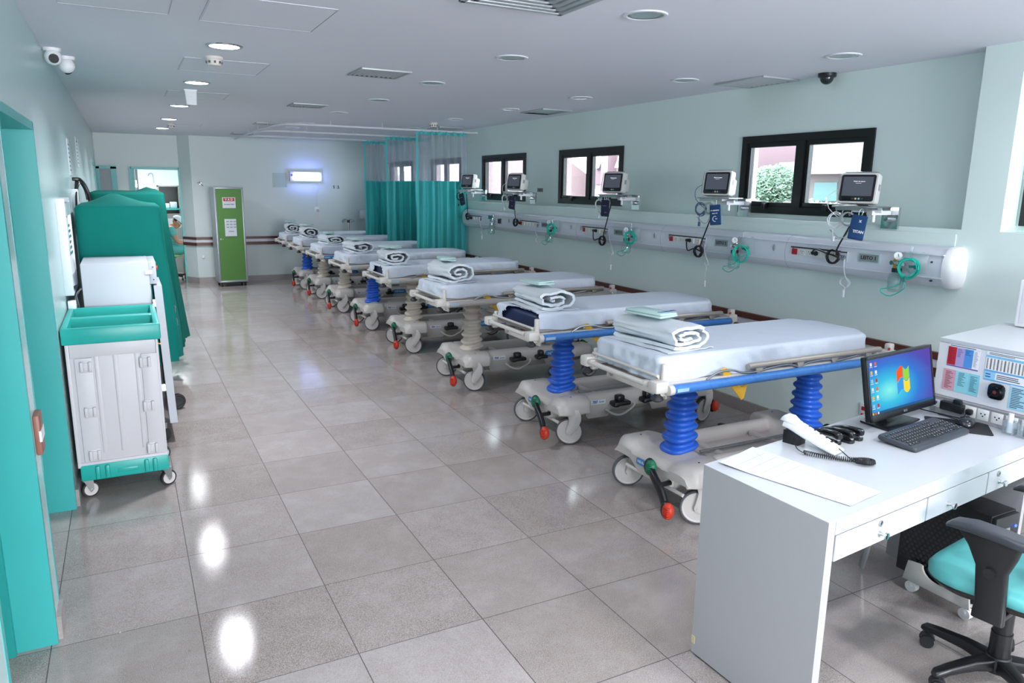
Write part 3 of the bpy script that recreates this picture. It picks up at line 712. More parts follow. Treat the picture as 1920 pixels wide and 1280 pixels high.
for xx in (x0+.085, x0+.385):
    for z in (.79, .525, .265):
        m = MB(); m.bb(xx-.030, xx+.030, y0-.012, y0, z-.035, z+.035, bev=.004); m.bb(xx-.030, xx-.012, y0-.026, y0-.008, z-.03, z+.03, bev=.006); m.bb(xx+.012, xx+.030, y0-.026, y0-.008, z-.03, z+.03, bev=.006); m.bb(xx-.014, xx+.014, y0-.016, y0-.008, z-.024, z+.024, bev=.004)
        part('latch', m, M_CARTP, t)
m = MB(); tx0, tx1, ty0, ty1 = .027, .530, 1.535, 2.33
def rbox(m, x0, x1, y0, y1, z0, z1, th=.022):
    pass
zt, zb = 1.012, .918
m.bb(tx0, tx1, ty0, ty0+.035, zb, zt, bev=.01); m.bb(tx0, tx1, ty1-.035, ty1, zb, zt, bev=.01); m.bb(tx0, tx0+.035, ty0+.01, ty1-.01, zb, zt, bev=.01); m.bb(tx1-.035, tx1, ty0+.01, ty1-.01, zb, zt, bev=.01)
m.bb(tx0+.02, tx1-.02, 1.905, 1.975, zb+.01, zt-.004, bev=.008); m.bb(tx0+.02, tx1-.02, ty0+.02, ty1-.02, zb, zb+.022)
for a, b in ((ty0+.03, 1.91), (1.97, ty1-.03)):
    for s in (0, 1): m.loft([[(x_, (a+b)/2+(b-a)/2*(1 if s else -1)*f, z_) for x_ in (tx0+.03, tx1-.03)]+[(x_, (a+b)/2+(b-a)/2*(1 if s else -1)*(f-.02), z_) for x_ in (tx1-.03, tx0+.03)] for f, z_ in ((1.0, zt-.006), (.86, zb+.02))], cap0=False, cap1=False)
part('tray_top', m, M_CARTT, t)
m = MB(); m.bb(x0+.002, x1+.008, y0-.012, y1+.02, .112, .212, bev=.012)
for k in (.09, .14, .345, .39): m.bb(x0+k-.012, x0+k+.012, y0-.024, y0, .118, .2, bev=.008)
m.bb(x0+.19, x0+.30, y0-.016, y0, .14, .17, bev=.01)
part('base', m, M_CARTT, t)
for xx, yy, a in ((.09, 1.585, 20), (.505, 1.585, 25), (.09, 2.06, -15), (.495, 2.06, 5)):
    T = Matrix.Translation((xx, yy, .0)) @ Matrix.Rotation(R(a), 4, 'Z') @ Matrix.Rotation(R(90), 4, 'X')
    m = MB()
    for z in (-.026, .022): m.prism([(-.04, .115), (.012, .115), (.012, .05), (-.004, .034), (-.012, .05)], z, z+.004, T)
    m.prism([(-.045, .112), (.015, .112), (.015, .117), (-.045, .117)], -.03, .03, T); m.cyl((0, .048, -.03), (0, .048, .03), .006, M=T)
    c = part('caster', m, M_STEEL, t); m = MB(); T2 = T @ Matrix.Translation((0, .048, 0))
    m.lathe([(.036, -.013), (.046, -.012), (.048, -.006), (.048, .006), (.046, .012), (.036, .013)], T2, 28); m.lathe([(0, -.016), (.03, -.0145), (.037, -.0145), (.037, .0145), (.03, .0145), (0, .016)], T2, 28, 1); part('wheel', m, [M_BLKR, M_HUB], c)
m = MB(); m.tube([(.505, 1.56, .905), (.512, 1.555, .89), (.525, 1.56, .885)], .004); m.sphere((.506, 1.80, .60), (.010, .018, .018)); part('yellow_clip', m, M_YEL, t)
# warming cabinet on wheels behind the cart
t = thing('warming_cabinet', 'white metal cabinet with its door hanging open behind the teal cart', 'cabinet', (.34, 2.66, 0))
m = MB(); m.bb(.115, .515, 2.40, 2.90, .13, 1.285, bev=.004); m.bb(.515, .56, 2.41, 2.89, 1.135, 1.283, bev=.003); m.bb(.505, .52, 2.42, 2.88, .14, 1.13)
for z in (1.25, 1.165): m.cyl((.54, 2.409, z), (.54, 2.407, z), .005, mi=1)
part('body', m, [M_WAR, M_BLACK], t)
m = MB(); m.bb(.49, .535, 2.396, 2.402, 1.205, 1.23); part('metal_plate', m, M_ALU, t)
m = MB(); m.cyl((.56, 2.52, 1.235), (.572, 2.52, 1.235), .014); part('red_knob', m, M_RED, t)
m = MB(); m.loft([[(xa+o, ya, z) for xa, ya in ((.535, 2.37), (.585, 2.37), (.585, 2.90), (.535, 2.90))] for z, o in ((.15, .03), (1.125, 0))]); d = part('door', m, M_WAR, t)
m = MB(); m.bb(.52, .56, 2.40, 2.42, .38, .43); m.bb(.52, .56, 2.40, 2.42, .98, 1.03); part('hinge', m, M_CHROME, d)
for yy, xx in ((2.47, .52), (2.83, .50), (2.47, .16), (2.83, .16)):
    T = Matrix.Translation((xx, yy, 0)) @ Matrix.Rotation(R(30), 4, 'Z') @ Matrix.Rotation(R(90), 4, 'X'); m = MB()
    m.prism([(-.03, .13), (.02, .13), (.012, .05), (-.01, .04)], -.02, .02, T); c = part('caster', m, M_ALU, t); m = MB(); m.lathe([(0, -.024), (.04, -.024), (.045, -.018), (.045, .018), (.04, .024), (0, .024)], T @ M_((0, .045, 0)), 24); part('wheel', m, M_BLKR, c)
m = MB()
for k in range(3): m.tube([(.11-.004*k, 2.45+.01*k, 1.12), (.075-.008*k, 2.45+.012*k, 1.08-.02*k), (.085-.012*k, 2.46+.01*k, .98), (.08, 2.47, .8), (.11, 2.5, .6)], .0055)
part('power_cord', m, M_ALU, t)
# covered machines
M_DRAPE = mat('green_drape', '0c6f66', .85, spec=.15, bump=.06, bscale=40, var=.06, vscale=6)
M_DRAPE2 = mat('dark_green_drape', '0a6259', .85, spec=.15, bump=.06, bscale=40, var=.06, vscale=6)
def drape(x0, x1, y0, y1, ztop, hem, bulge, seed, fold=.02, n=120, flare=.05):
    rr = rrect(x1-x0, y1-y0, .05, 12, (x0+x1)/2, (y0+y1)/2); c = ((x0+x1)/2, (y0+y1)/2)
    base = []
    P = [Vector((a, b, 0)) for a, b in rr]; k = len(P); L = [(P[(i+1) % k]-P[i]).length for i in range(k)]; T = sum(L)
    for j in range(n):
        d = T*j/n; i = 0
        while d > L[i]: d -= L[i]; i += 1
        base.append((P[i].lerp(P[(i+1) % k], d/L[i]), T*j/n))
    loops = []
    for q in range(13):
        u = q/12; z = lerp(hem, ztop-.02, u); row = []
        for p, s in base:
            d = Vector((p.x-c[0], p.y-c[1], 0)); side = abs(d.x)/((x1-x0)/2) > .93
            f = (1-u)*flare*(1 if p.x > c[0] and side else .15)+fold*(1-.6*u)*(sin(s*34+seed+2.5*nz(s*3, seed, 0))*.6+nz(s*9, u*2, seed))*(1.0 if side else .22)
            o = d.normalized()*f; zz = z
            if q == 0: zz += .05*nz(s*3, seed, 2)+(.12*max(0, nz(s*1.3, 5, seed)))
            row.append((p.x+o.x, p.y+o.y*.6, zz))
        loops.append(row)
    for ins, dz in ((.012, -.006), (.03, .0), (.08, .25), (.2, .6), (.45, .9), (.75, 1), (.97, 1)):
        row = []
        for p, s in base:
            q = p.lerp(Vector((c[0], c[1], 0)), ins); row.append((q.x, q.y, ztop+(dz*bulge(q) if dz > 0 else dz)+.006*nz(q.x*9, q.y*9, seed)*min(1, ins*8)))
        loops.append(row)
    m = MB(); m.loft(loops, cap0=False, cap1=True); return m
t = thing('covered_machine', 'tall machine under a green cloth behind the white cabinet', 'machine', (.36, 3.55, 0), 0, 'machines under green cloths')
m = drape(.085, .645, 3.08, 4.05, 1.640, .42, lambda q: .075*math.exp(-((q.x-.34)/.16)**2)*(1+.1*nz(q.x*8, q.y*3, 1)), 1, flare=.09, fold=.026)
part('cloth_cover', m, M_DRAPE, t, ang=60)
m = MB(); m.bb(.14, .56, 3.18, 3.95, .12, 1.61)
for xx in (.18, .6):
    for yy in (3.22, 3.88): m.cyl((xx, yy, .05), (xx, yy, .13), .02)
part('cabinet', m, M_BLACK, t)
for xx, yy in ((.655, 3.24), (.16, 3.24), (.50, 3.9), (.16, 3.9)):
    m = MB(); T = Matrix.Translation((xx, yy, .065)) @ Matrix.Rotation(R(20), 4, 'Z') @ Matrix.Rotation(R(90), 4, 'X'); m.lathe([(0, -.012), (.02, -.02), (.045, -.018), (.05, -.022), (.062, -.02), (.065, -.01), (.065, .01), (.062, .02), (.05, .022), (.045, .018), (.02, .02), (0, .012)], T, 28); part('wheel', m, M_BLKR, t)
m = MB(); m.box((.695, 3.3, .82), (.012, .06, .05)); m.box((.70, 3.26, .72), (.012, .06, .05)); part('black_strap', m, M_BLACK, t)
t = thing('covered_machine', 'wider machine under a darker green cloth, farther back along the left wall', 'machine', (.42, 4.75, 0), 0, 'machines under green cloths')
m = drape(.14, .73, 4.2, 5.5, 1.722, .3, lambda q: .01+.055*math.exp(-((q.x-.63)/.07)**2-((q.y-4.5)/.25)**2), 6, flare=.14, fold=.03)
part('cloth_cover', m, M_DRAPE2, t, ang=60)
m = MB(); m.bb(.22, .64, 4.3, 5.4, .0, 1.69); part('cabinet', m, M_BLACK, t)
# paper holders on the left wall
M_PAPER = mat('paper', 'd3d7de', .7)
def holder(y0, y1, z0, z1, label):
    t = thing('chart_holder', label, 'holder', (XL, (y0+y1)/2, z0), 0, 'chart holders on the left wall')
    m = MB(); m.bb(XL, XL+.05, y0, y0+.02, z0, z1, bev=.004); m.bb(XL, XL+.05, y1-.02, y1, z0, z1, bev=.004); m.bb(XL, XL+.008, y0+.004, y1-.004, z0+.004, z1-.004); m.bb(XL, XL+.049, y0+.019, y1-.019, z0+.001, z0+.02); m.bb(XL, XL+.049, y0+.019, y1-.019, z1-.02, z1-.001); part('frame', m, M_WHITEP, t)
    m = MB(); m.grid(lambda u, v: Vector((XL+.022+.03*sin(pi*u)*(1-v)**2+.01, lerp(y0+.03, y1-.03, u), lerp(z0+.05, z1-.12, v))), 10, 8); m.solid(.003); part('paper_sheet', m, M_PAPER, t)
    m = MB(); m.bb(XL+.045, XL+.052, y0+.08, y1-.06, z1-.11, z1-.03)
    for k in range(6): m.bb(XL+.05, XL+.054, y0+.1, y0+.2+.03*(k % 3), z1-.18-.035*k, z1-.165-.035*k, mi=1)
    part('index_strip', m, [mat('grey_blue_strip', '9fb4b6', .5), mat('green_print', '2f7d74', .6)], t)
holder(2.3, 2.8, 1.095, 1.705, 'white framed chart holder on the left wall beside the green covered machine')
holder(4.055, 4.18, 1.42, 1.75, 'small white chart holder on the left wall behind the covered machines')
m = MB(); m.tube([(.045, 4.1, 1.6), (.06, 4.12, 1.75), (.075, 4.15, 1.83), (.11, 4.18, 1.80), (.14, 4.19, 1.72), (.15, 4.17, 1.62)], .014, seg=10); m.tube([(.05, 4.05, 1.60), (.06, 4.06, 1.72), (.09, 4.1, 1.80), (.12, 4.15, 1.74), (.13, 4.16, 1.66)], .008); m.box((.06, 4.13, 1.83), (.05, .03, .03), bev=.006)
solo('cable_loop', m, M_BLACK, 'black cable loop hanging on the left wall above the covered machine', 'cable')
def notice(y0, y1, z0, z1, label):
    m = MB(); m.bb(XL, XL+.006, y0, y1, z0, z1)
    k = 0; z = z1-.04
    while z > z0+.03: m.bb(XL+.005, XL+.0072, y0+.02, y1-.02-.02*(k % 3), z-.012, z, mi=1); z -= .035; k += 1
    solo('wall_notice', m, [M_PAPER, mat('grey_print', '6f7478', .7)], label, 'notice', 'notices on the left wall')
notice(4.15, 4.35, 1.86, 2.16, 'tall narrow notice on the left wall above the black cable'); notice(5.6, 5.8, 1.95, 2.25, 'smaller notice on the left wall, farther toward the corner door')
m = MB(); m.bb(.03, .075, 2.3, 2.36, 1.0, 1.06, bev=.004); solo('wall_outlet', m, M_WHITE, 'white outlet box on the left wall behind the white cabinet', 'outlet')
# security cameras on the left end of the ceiling
t = thing('security_camera', 'white eyeball security camera on the ceiling above the left wall', 'camera', (.075, 2.62, H-.13))
m = MB(); m.cyl((.075, 2.62, H), (.075, 2.62, H-.02), .055, .05); m.sphere((.08, 2.60, H-.055), .05); part('housing', m, M_WHITE, t)
d = (CAM-Vector((.08, 2.6, H-.055))).normalized(); d = Vector((.15, -1, -.35)).normalized(); m = MB(); c0 = Vector((.08, 2.6, H-.055))+d*.036; m.cyl(c0, c0+d*.018, .03, .026); part('lens', m, M_BLACK, t)
t = thing('security_camera', 'second white eyeball security camera, directly behind the first', 'camera', (.13, 2.95, H-.13))
m = MB(); m.cyl((.135, 2.95, H), (.135, 2.95, H-.02), .055, .05); m.sphere((.135, 2.95, H-.055), .05); part('housing', m, M_WHITE, t); m = MB(); m.cyl((.135, 3.0, H-.08), (.14, 3.01, H-.09), .026); part('lens', m, M_BLACK, t)
# ------------------------------------------------------------------ medical rail on the right wall and what hangs there
M_PANEL = mat('white_rail_enamel', 'dcdfe8', .3); M_PANEL2 = mat('rail_band', 'e2e6ec', .35)
M_SIGNG = mat('grey_sign', '8f9799', .5); M_SIGNF = mat('mint_sign_frame', 'c6dad8', .35)
M_OCHRE = mat('yellow_plate', 'e2b023', .45); M_GRT = clear('green_tubing', '35c9b5', rough=.1, trans=.8); M_GRP = mat('green_fitting', '128173', .4)
M_SOCK = mat('socket_white', 'e8e6e3', .4); M_REDS = mat('red_socket', 'b3121c', .4); M_DARK = mat('dark_print', '3a3d44', .6)
M_GREYC = mat('grey_cable', '8c95a0', .5); M_WHC = mat('white_cable', 'd9dcdf', .45)
RY0, RY1, RZ0, RZ1 = -.41, 6.78, 1.245, 1.492
XF = 4.742
def rail_prof(k=1.0, g=0):
    zc, hh = (RZ0+RZ1)/2, (RZ1-RZ0)/2+g; d = (XW-XF)+g
    return [(XW+.002, zc-hh)]+[(XW-.03-(d-.03)*sin(a)**.8, zc-hh*cos(a)) for a in [pi*i/14 for i in range(1, 14)]]+[(XW+.002, zc+hh)]
t = thing('bedhead_rail', 'long white rounded medical rail with sockets running along the right wall', 'medical rail', (XW, 3.3, RZ0))
m = MB(); pr_ = rail_prof()
m.loft([[(x, y, z) for x, z in pr_] for y in (RY0, RY1)]); part('housing', m, M_PANEL, t, ang=50)
for z0, z1 in ((1.303, 1.309), (1.443, 1.449)):
    m = MB(); xs = XF+.004; m.bb(xs-.007, xs+.03, RY0, RY1-.02, z0, z1); part('seam_strip', m, M_PANEL2, t)
m = MB(); m.bb(XW-.006, XW, RY0+.02, RY1, RZ1-.004, LZ-.03); part('back_plate', m, M_WALL, t)
m = MB(); L = []
for y, g, sh in ((RY0+.004, .006, 1), (RY0-.03, .006, 1), (RY0-.055, 0, .93), (RY0-.068, -.02, .75), (RY0-.072, -.04, .5)):
    p = rail_prof(1, g); c = (XW, (RZ0+RZ1)/2); L.append([(c[0]+(x-c[0])*sh if x < XW else x, y, c[1]+(z-c[1])*sh) for x, z in p])
m.loft(L); part('end_cap', m, M_WHITE, t, ang=60)
for y in (.80, 2.26, 3.70, 5.15):
    m = MB(); pr2 = rail_prof(1, .0008); m.loft([[(x, y+d, z) for x, z in pr2] for d in (-.0012, .0012)]); part('joint_line', m, mat('joint_grey', '9da2ae', .5), t)
for y, z in ((-.34, 1.40), (-.34, 1.285)):
    m = MB(); m.cyl((XF+.004 if z > 1.3 else XF+.02, y, z), (XF-.004 if z > 1.3 else XF+.008, y, z), .006); part('screw', m, M_DARK, t)
XS = XF-.001
for n, yc in enumerate((.53, 1.925, 3.36, 4.78, 6.33)):
    z = 1.382; wd = .42 if n < 4 else .34
    m = MB(); m.bb(XS-.004, XS+.02, yc-wd/2, yc+wd/2, z-.026, z+.034)
    m.bb(XS-.005, XS+.02, yc-wd/2-.002, yc+wd/2+.002, z+.024, z+.034, mi=1)
    s = part('socket_strip', m, [M_SOCK, M_DARK], t)
    k = 6 if n < 4 else 4
    for j in range(k):
        y = yc+wd/2-(j+.5)*wd/k; m = MB(); m.bb(XS-.009, XS-.002, y-.024, y+.024, z-.023, z+.02, bev=.003)
        for dy, dz in ((0, -.008), (-.009, .006), (.009, .006)): m.cyl((XS-.0088, y+dy, z+dz), (XS-.0098, y+dy, z+dz), .0035, mi=1, seg=8)
        if j == k-1: m.bb(XS-.0095, XS-.008, y-.02, y-.012, z-.02, z+.018, mi=2)
        part('socket', m, [M_REDS if j == 0 else M_SOCK, M_DARK, M_YEL], s, label='red socket' if j == 0 else None)
    m = MB(); y = yc-wd/2-.035; m.bb(XS-.003, XS+.01, y-.028, y+.028, z-.035, z+.032)
    if n < 5:
        m.bb(XS-.004, XS, y-.026, y+.026, z+.022, z+.030, mi=1)
        for a in range(3): m.tube([(XS-.0035, y+.022-.014*a+.009*cos(b), z-.012+.016*sin(b)) for b in [i*pi/5 for i in range(-2, 6)]], .0022, seg=5, n=2, mi=1)
    part('call_label', m, [mat('pale_label', 'c9cdd8', .5), M_DARK], t)
for n, yc in enumerate((.09, 1.465, 2.91, 4.375, 5.83)):
    if n == 4:
        m = MB(); m.bb(XS-.004, XS+.01, yc+.0-.07, yc+.07, 1.39, 1.435); part('green_plate', m, M_GRP, t); continue
    m = MB(); m.bb(XS-.003, XS+.01, yc-.082, yc+.082, 1.355, 1.418, bev=.002); s = part('bed_sign', m, M_SIGNF, t)
    m = MB(); m.bb(XS-.006, XS, yc-.072, yc+.072, 1.362, 1.411); part('sign_face', m, M_SIGNG, s)
    m = MB(); m.text('LEITO %d' % (n+1), .034, on_negx(XS-.0068, yc, 1.3865), bold=.0006); part('lettering', m, M_BLACK, s)
for y in (.72, .905, 2.13, 2.34, 3.6, 3.80, 5.05, 5.3):
    m = MB(); m.sphere((XS, y, 1.392), (.006, .014, .026), u=14); part('oval_cover', m, mat('grey_oval', '9ba4a8', .35), t)
# monitors
M_CASE = mat('monitor_case', 'd3d2d0', .4); M_BEZ = mat('glossy_black_bezel', '0c0d10', .12, spec=.6)
M_SCR = mat('dim_screen', '3c4049', .18, emit='40454f', es=.35)
MON = [(.166, 1.838, 'nearest'), (1.474, 1.868, 'second'), (2.92, 1.872, 'third'), (4.993, 1.878, 'fourth'), (6.40, 1.888, 'fifth')]
MY = -1.26
PLATE = []
def monitor(y, z, label):
    t = thing('patient_monitor', label, 'monitor', (4.65, y, z-.105), 0, 'patient monitors above the medical rail')
    yaw = MY; tl = .16
    ex = Vector((cos(yaw), sin(yaw), 0)); n = Vector((sin(yaw), -cos(yaw), 0)); upv = Vector((0, 0, 1))*cos(tl)-n*sin(tl); nn = ex.cross(upv)
    F = frame(ex, upv, nn, (4.65, y, z))
    P = lambda nm, m, mt, par=t, **k: part(nm, m, mt, par, **k)
    w, h = .216, .172
    m = MB(); L = []
    for d, a, b in ((-.004, w+.018, h+.022), (-.012, w+.024, h+.026), (-.07, w+.022, h+.024), (-.078, w+.008, h+.006), (-.079, w-.02, h-.03), (-.15, w-.03, h-.045)):
        L.append([(x_, y_-(.0 if d > -.0785 else .012), d) for x_, y_ in rrect(a, b, .016, 4)])
    m.loft(L[::-1], F); body = P('case', m, M_CASE, ang=40)
    m = MB(); m.bb(w/2+.0112, w/2+.0125, -.01, .03, -.06, -.03, F); m.bb(w/2-.0162, w/2-.0148, -.05, .0, -.135, -.10, F); P('side_label', m, mat('side_label_grey', '8d939b', .5), body)
    m = MB(); m.prism(rrect(w, h, .014, 5), -.004, .003, F, bev=.0015); bz = P('bezel', m, M_BEZ)
    m = MB(); m.bb(-w/2+.014, w/2-.014, -h/2+.034, h/2-.014, .0028, .0042, F); P('screen', m, M_SCR, bz)
    m = MB(); m.text('Modo de espera', .011, F @ M_((.008, .042, .0046))); m.bb(-.014, .022, .0292, .0304, .0044, .0048, F); P('screen_text', m, emission('screen_text_glow', 'd5dae0', .8) if 'screen_text_glow' not in MATS else MATS['screen_text_glow'], bz)
    for k, mt in enumerate(('3a3c40', 'd9b58a', '6fb5c9', '3a3c40')):
        m = MB(); m.cyl((-.02+.02*k, -h/2+.016, .0025), (-.02+.02*k, -h/2+.016, .0048), .0065, M=F); P('button', m, mat('button_'+mt, mt, .4), bz)
    m = MB(); m.tube([(w/2-.01, h/2+.014, -.02), (w/2-.02, h/2+.022, -.04), (-w/2+.02, h/2+.022, -.04), (-w/2+.01, h/2+.014, -.02)], .004, M=F); m.tube([(-w/2-.016, h/2+.008, .0), (-w/2-.018, -.02, .004), (-w/2-.014, -h/2, .004)], .0025, M=F); P('handle', m, M_CHROME, body)
    return F
def bracket(y, label):
    z = MONZ-.115
    t = thing('monitor_bracket', label, 'bracket', (4.7, y, z-.1), 0, 'monitor brackets above the medical rail')
    m = MB(); F = rotz(MY+pi/2, (4.66, y, z)); m.bb(-.09, .14, -.16, .125, -.010, .0, F, bev=.003); m.bb(-.09, .10, -.1, .1, -.028, -.010, F); part('shelf', m, M_STEEL, t)
    m = MB(); m.bb(4.66, XW-.02, y-.12, y-.08, z-.055, z-.028); m.cyl((4.69, y-.11, z-.03), (4.69, y-.11, z-.10), .012); m.cyl((4.70, y-.16, z-.03), (4.66, y+.02, z-.03), .01); part('arm', m, M_WHITEP, t)
    m = MB(); m.bb(XW-.018, XR+.0-.15+.002, y-.17, y-.05, z-.145, z-.005); m.cyl((XW-.018, y-.11, z-.08), (XW-.06, y-.11, z-.08), .02, .016); part('wall_plate', m, M_CHROME, t)
    for k in (-.02, .05, .10): 
        m = MB(); m.tube([(4.60, y+k, z-.02), (4.59, y+k, z-.05), (4.575, y+k, z-.06), (4.57, y+k, z-.045)], .003); part('hook', m, M_CHROME, t)
names5 = ['nearest the desk', 'second from the desk', 'third from the desk', 'fourth from the desk', 'farthest, beside the curtain']
for (y, z, _), nm in zip(MON, names5):
    MONZ = z; monitor(y, z, 'patient monitor showing a dark standby screen, '+nm); bracket(y, 'steel monitor shelf bracket on the right wall, '+nm)
def coilpts(c, ax, ay, r, turns, jit=.1, seed=0, ph=0, rise=0):
    c = Vector(c); ax = Vector(ax); ay = Vector(ay); az = ax.cross(ay); out = []; n = int(turns*12)
    for i in range(n+1):
        a = ph+2*pi*i/12; k = r*(1+jit*nz(a*.7, seed, 1)+jit*.6*sin(a*.37+seed)); out.append(c+ax*(k*cos(a))+ay*(k*sin(a))+az*(rise*(i/n-.5)+.01*nz(a, seed, 3)))
    return out
AX, AY = Vector((.25, -.97, 0)), Vector((0, 0, 1))
M_CUFF = mat('blue_cuff_cloth', '17406f', .7, bump=.1, bscale=120); M_CUFFD = mat('navy_cuff_cloth', '171f3a', .7, bump=.1, bscale=120)
for i, ((y, z, _), nm) in enumerate(zip(MON, names5)):
    sh = z-.115
    # lead and sensor cables in coils under the shelf
    m = MB(); cx = 4.575; yA = y+.085+(.02 if i > 1 else 0)
    col = [M_WHC, mat('blue_grey_cable', '4d6384', .5), M_WHC, M_WHC, M_DARK][i]
    m.tube([(4.60, y+.11, sh+.1), (4.57, y+.15, sh+.06), (4.57, y+.14, sh-.02)]+coilpts((cx, yA, sh-.095), AX, AY, .047, 5, .24, i)+[(4.575, yA+.01, sh-.15), (4.57, yA+.0, sh-.2)], .0028, seg=6, n=3)
    m.box((4.57, yA, sh-.215), (.012, .022, .035), bev=.003)
    solo('sensor_cable', m, col, ('bluish' if i == 1 else 'dark' if i == 4 else 'white')+' sensor cable coiled under the patient monitor '+nm, 'cable', 'sensor cables under the monitors')
    if i in (0, 1, 2, 3):
        m = MB(); yB = y-.005; m.tube(coilpts((cx+.01, yB, sh-.085), AX, AY, .042, 3, .12, i+9)+[(4.58, yB-.03, sh-.13), (4.57, yB+.0, sh-.20), (4.575, yB+.06, sh-.20), (4.58, yB+.13, sh-.16)], .0035, seg=6, n=3)
        solo('pressure_hose', m, mat('grey_hose', 'aab0b4', .4), 'grey pressure hose looped under the patient monitor '+nm, 'hose', 'pressure hoses under the monitors')
    # cuff
    yc, tw = y-.10+[0, .0, .09, -.01, .09][i], [.12, -.10, .02, .12, -.3][i]
    t = thing('pressure_cuff', ('blue' if i < 2 else 'navy')+' blood pressure cuff hanging under the patient monitor '+nm, 'cuff', (4.585, yc, sh-.26), 0, 'blood pressure cuffs under the monitors')
    F = frame(AX, AY, AX.cross(AY), (4.565, yc, sh-.13)) @ Matrix.Rotation(-tw, 4, 'Z')
    m = MB()
    for d, w_, h_, o in ((0, .098, .15, 0), (-.012, .10, .156, -.006)): m.prism(rrect(w_, h_, .008, 3, o, o), d-.005, d+.004, F, bev=.003)
    part('cuff', m, M_CUFF if i < 2 else M_CUFFD, t)
    m = MB(); m.tube([(-.01, .07, 0), (-.012, .10, 0), (.0, .115, -.004), (.012, .10, 0), (.008, .07, 0)], .003, M=F); part('hanger', m, M_CHROME, t)
    if i == 0:
        for tx, dy, sz in (('x', .04, .03), ('TITAN', -.03, .024)):
            m = MB(); m.text(tx, sz, F @ M_((.01, dy, .0052)), bold=.0008); part('lettering', m, M_WHITE, t)
    elif i == 1:
        m = MB(); m.text('>> ADULTO', .014, F @ M_((0, .03, .0052)), bold=.0006); m.text('BRAÇO  MD', .009, F @ M_((0, .008, .0052)), bold=.0004)
        m.tube([(.02*cos(a)+.0, -.035+.02*sin(a), .005) for a in [i_*.5 for i_ in range(2, 11)]], .003, seg=5, M=F); m.text('PVC', .010, F @ M_((.012, -.036, .0052)), bold=.0006); part('lettering', m, M_WHITE, t)
    else:
        m = MB(); m.bb(-.03, .02, .018, .022, .004, .0052, F); m.bb(.0, .025, -.045, -.04, .004, .0052, F); part('lettering', m, M_GREYC, t)
    # mains lead with its coil
    ys = [.53, 1.925, 3.36, 4.78, 6.33][i]; wd = .42 if i < 4 else .34
    yk = [.345, 1.70, 3.14, 5.05, 6.50][i]; zk = [1.375, 1.30, 1.29, 1.385, 1.40][i]; rk = .045
    yp = [ys-.02, ys-.08, ys-.06, ys+.19, ys+.1][i]
    t = thing('power_lead', 'black power lead coiled in front of the rail below the monitor '+nm, 'cable', (4.70, yk, zk-.06), 0, 'black power leads on the medical rail')
    m = MB(); top = Vector((4.64, y-.02 if i < 3 else y, sh-.06))
    m.tube([top, top.lerp(Vector((4.69, yk-.03, zk+rk)), .5), (4.69, yk-.035, zk+rk*.9)]+coilpts((4.705, yk, zk), (.05, -1, 0), AY, rk, 7, .07, i, rise=.02)+[(4.70, yk+.05, zk+.02), (4.69, lerp(yk, yp, .7)+.02, zk+.04 if i == 0 else zk-.0), (4.705, yp+.01, 1.39), (4.72, yp, 1.384)], .0056, seg=7, n=3)
    part('cable', m, M_BLACK, t)
    m = MB(); m.cyl((4.725, yp, 1.382), (4.735, yp, 1.382), .017); m.cyl((4.69, yp, 1.386), (4.727, yp, 1.382), .011, .015); part('plug', m, M_BLACK, t)
    # nurse call cord
    yk = [.275, 1.66, 3.06, 4.60, 6.16][i]
    t = thing('call_cord', 'white nurse call cord hanging below the medical rail, '+nm, 'cord', (4.76, yk, 1.1), 0, 'nurse call cords on the medical rail')
    m = MB(); m.tube([(4.735, yk, 1.36), (4.74, yk, 1.30), (4.765, yk, 1.24)]+coilpts((4.775, yk+.01, 1.20-.03*(i == 2)), (.1, -1, 0), AY, .034 if i not in (1, 2) else .022, 2.6, .15, i+3)+[(4.77, yk, 1.165), (4.77, yk+.005, 1.14)], .0042, seg=6, n=3); part('cable', m, M_WHC, t)
    if i != 3:
        dz = .0 if i in (0, 4) else -.10
        m = MB(); m.box((4.77, yk+.008, 1.125+dz), (.014, .016, .055), bev=.004); 
        if dz: m.tube([(4.77, yk+.005, 1.14), (4.77, yk+.008, 1.06)], .0012, n=1)
        part('push_button', m, M_WHITE, t)
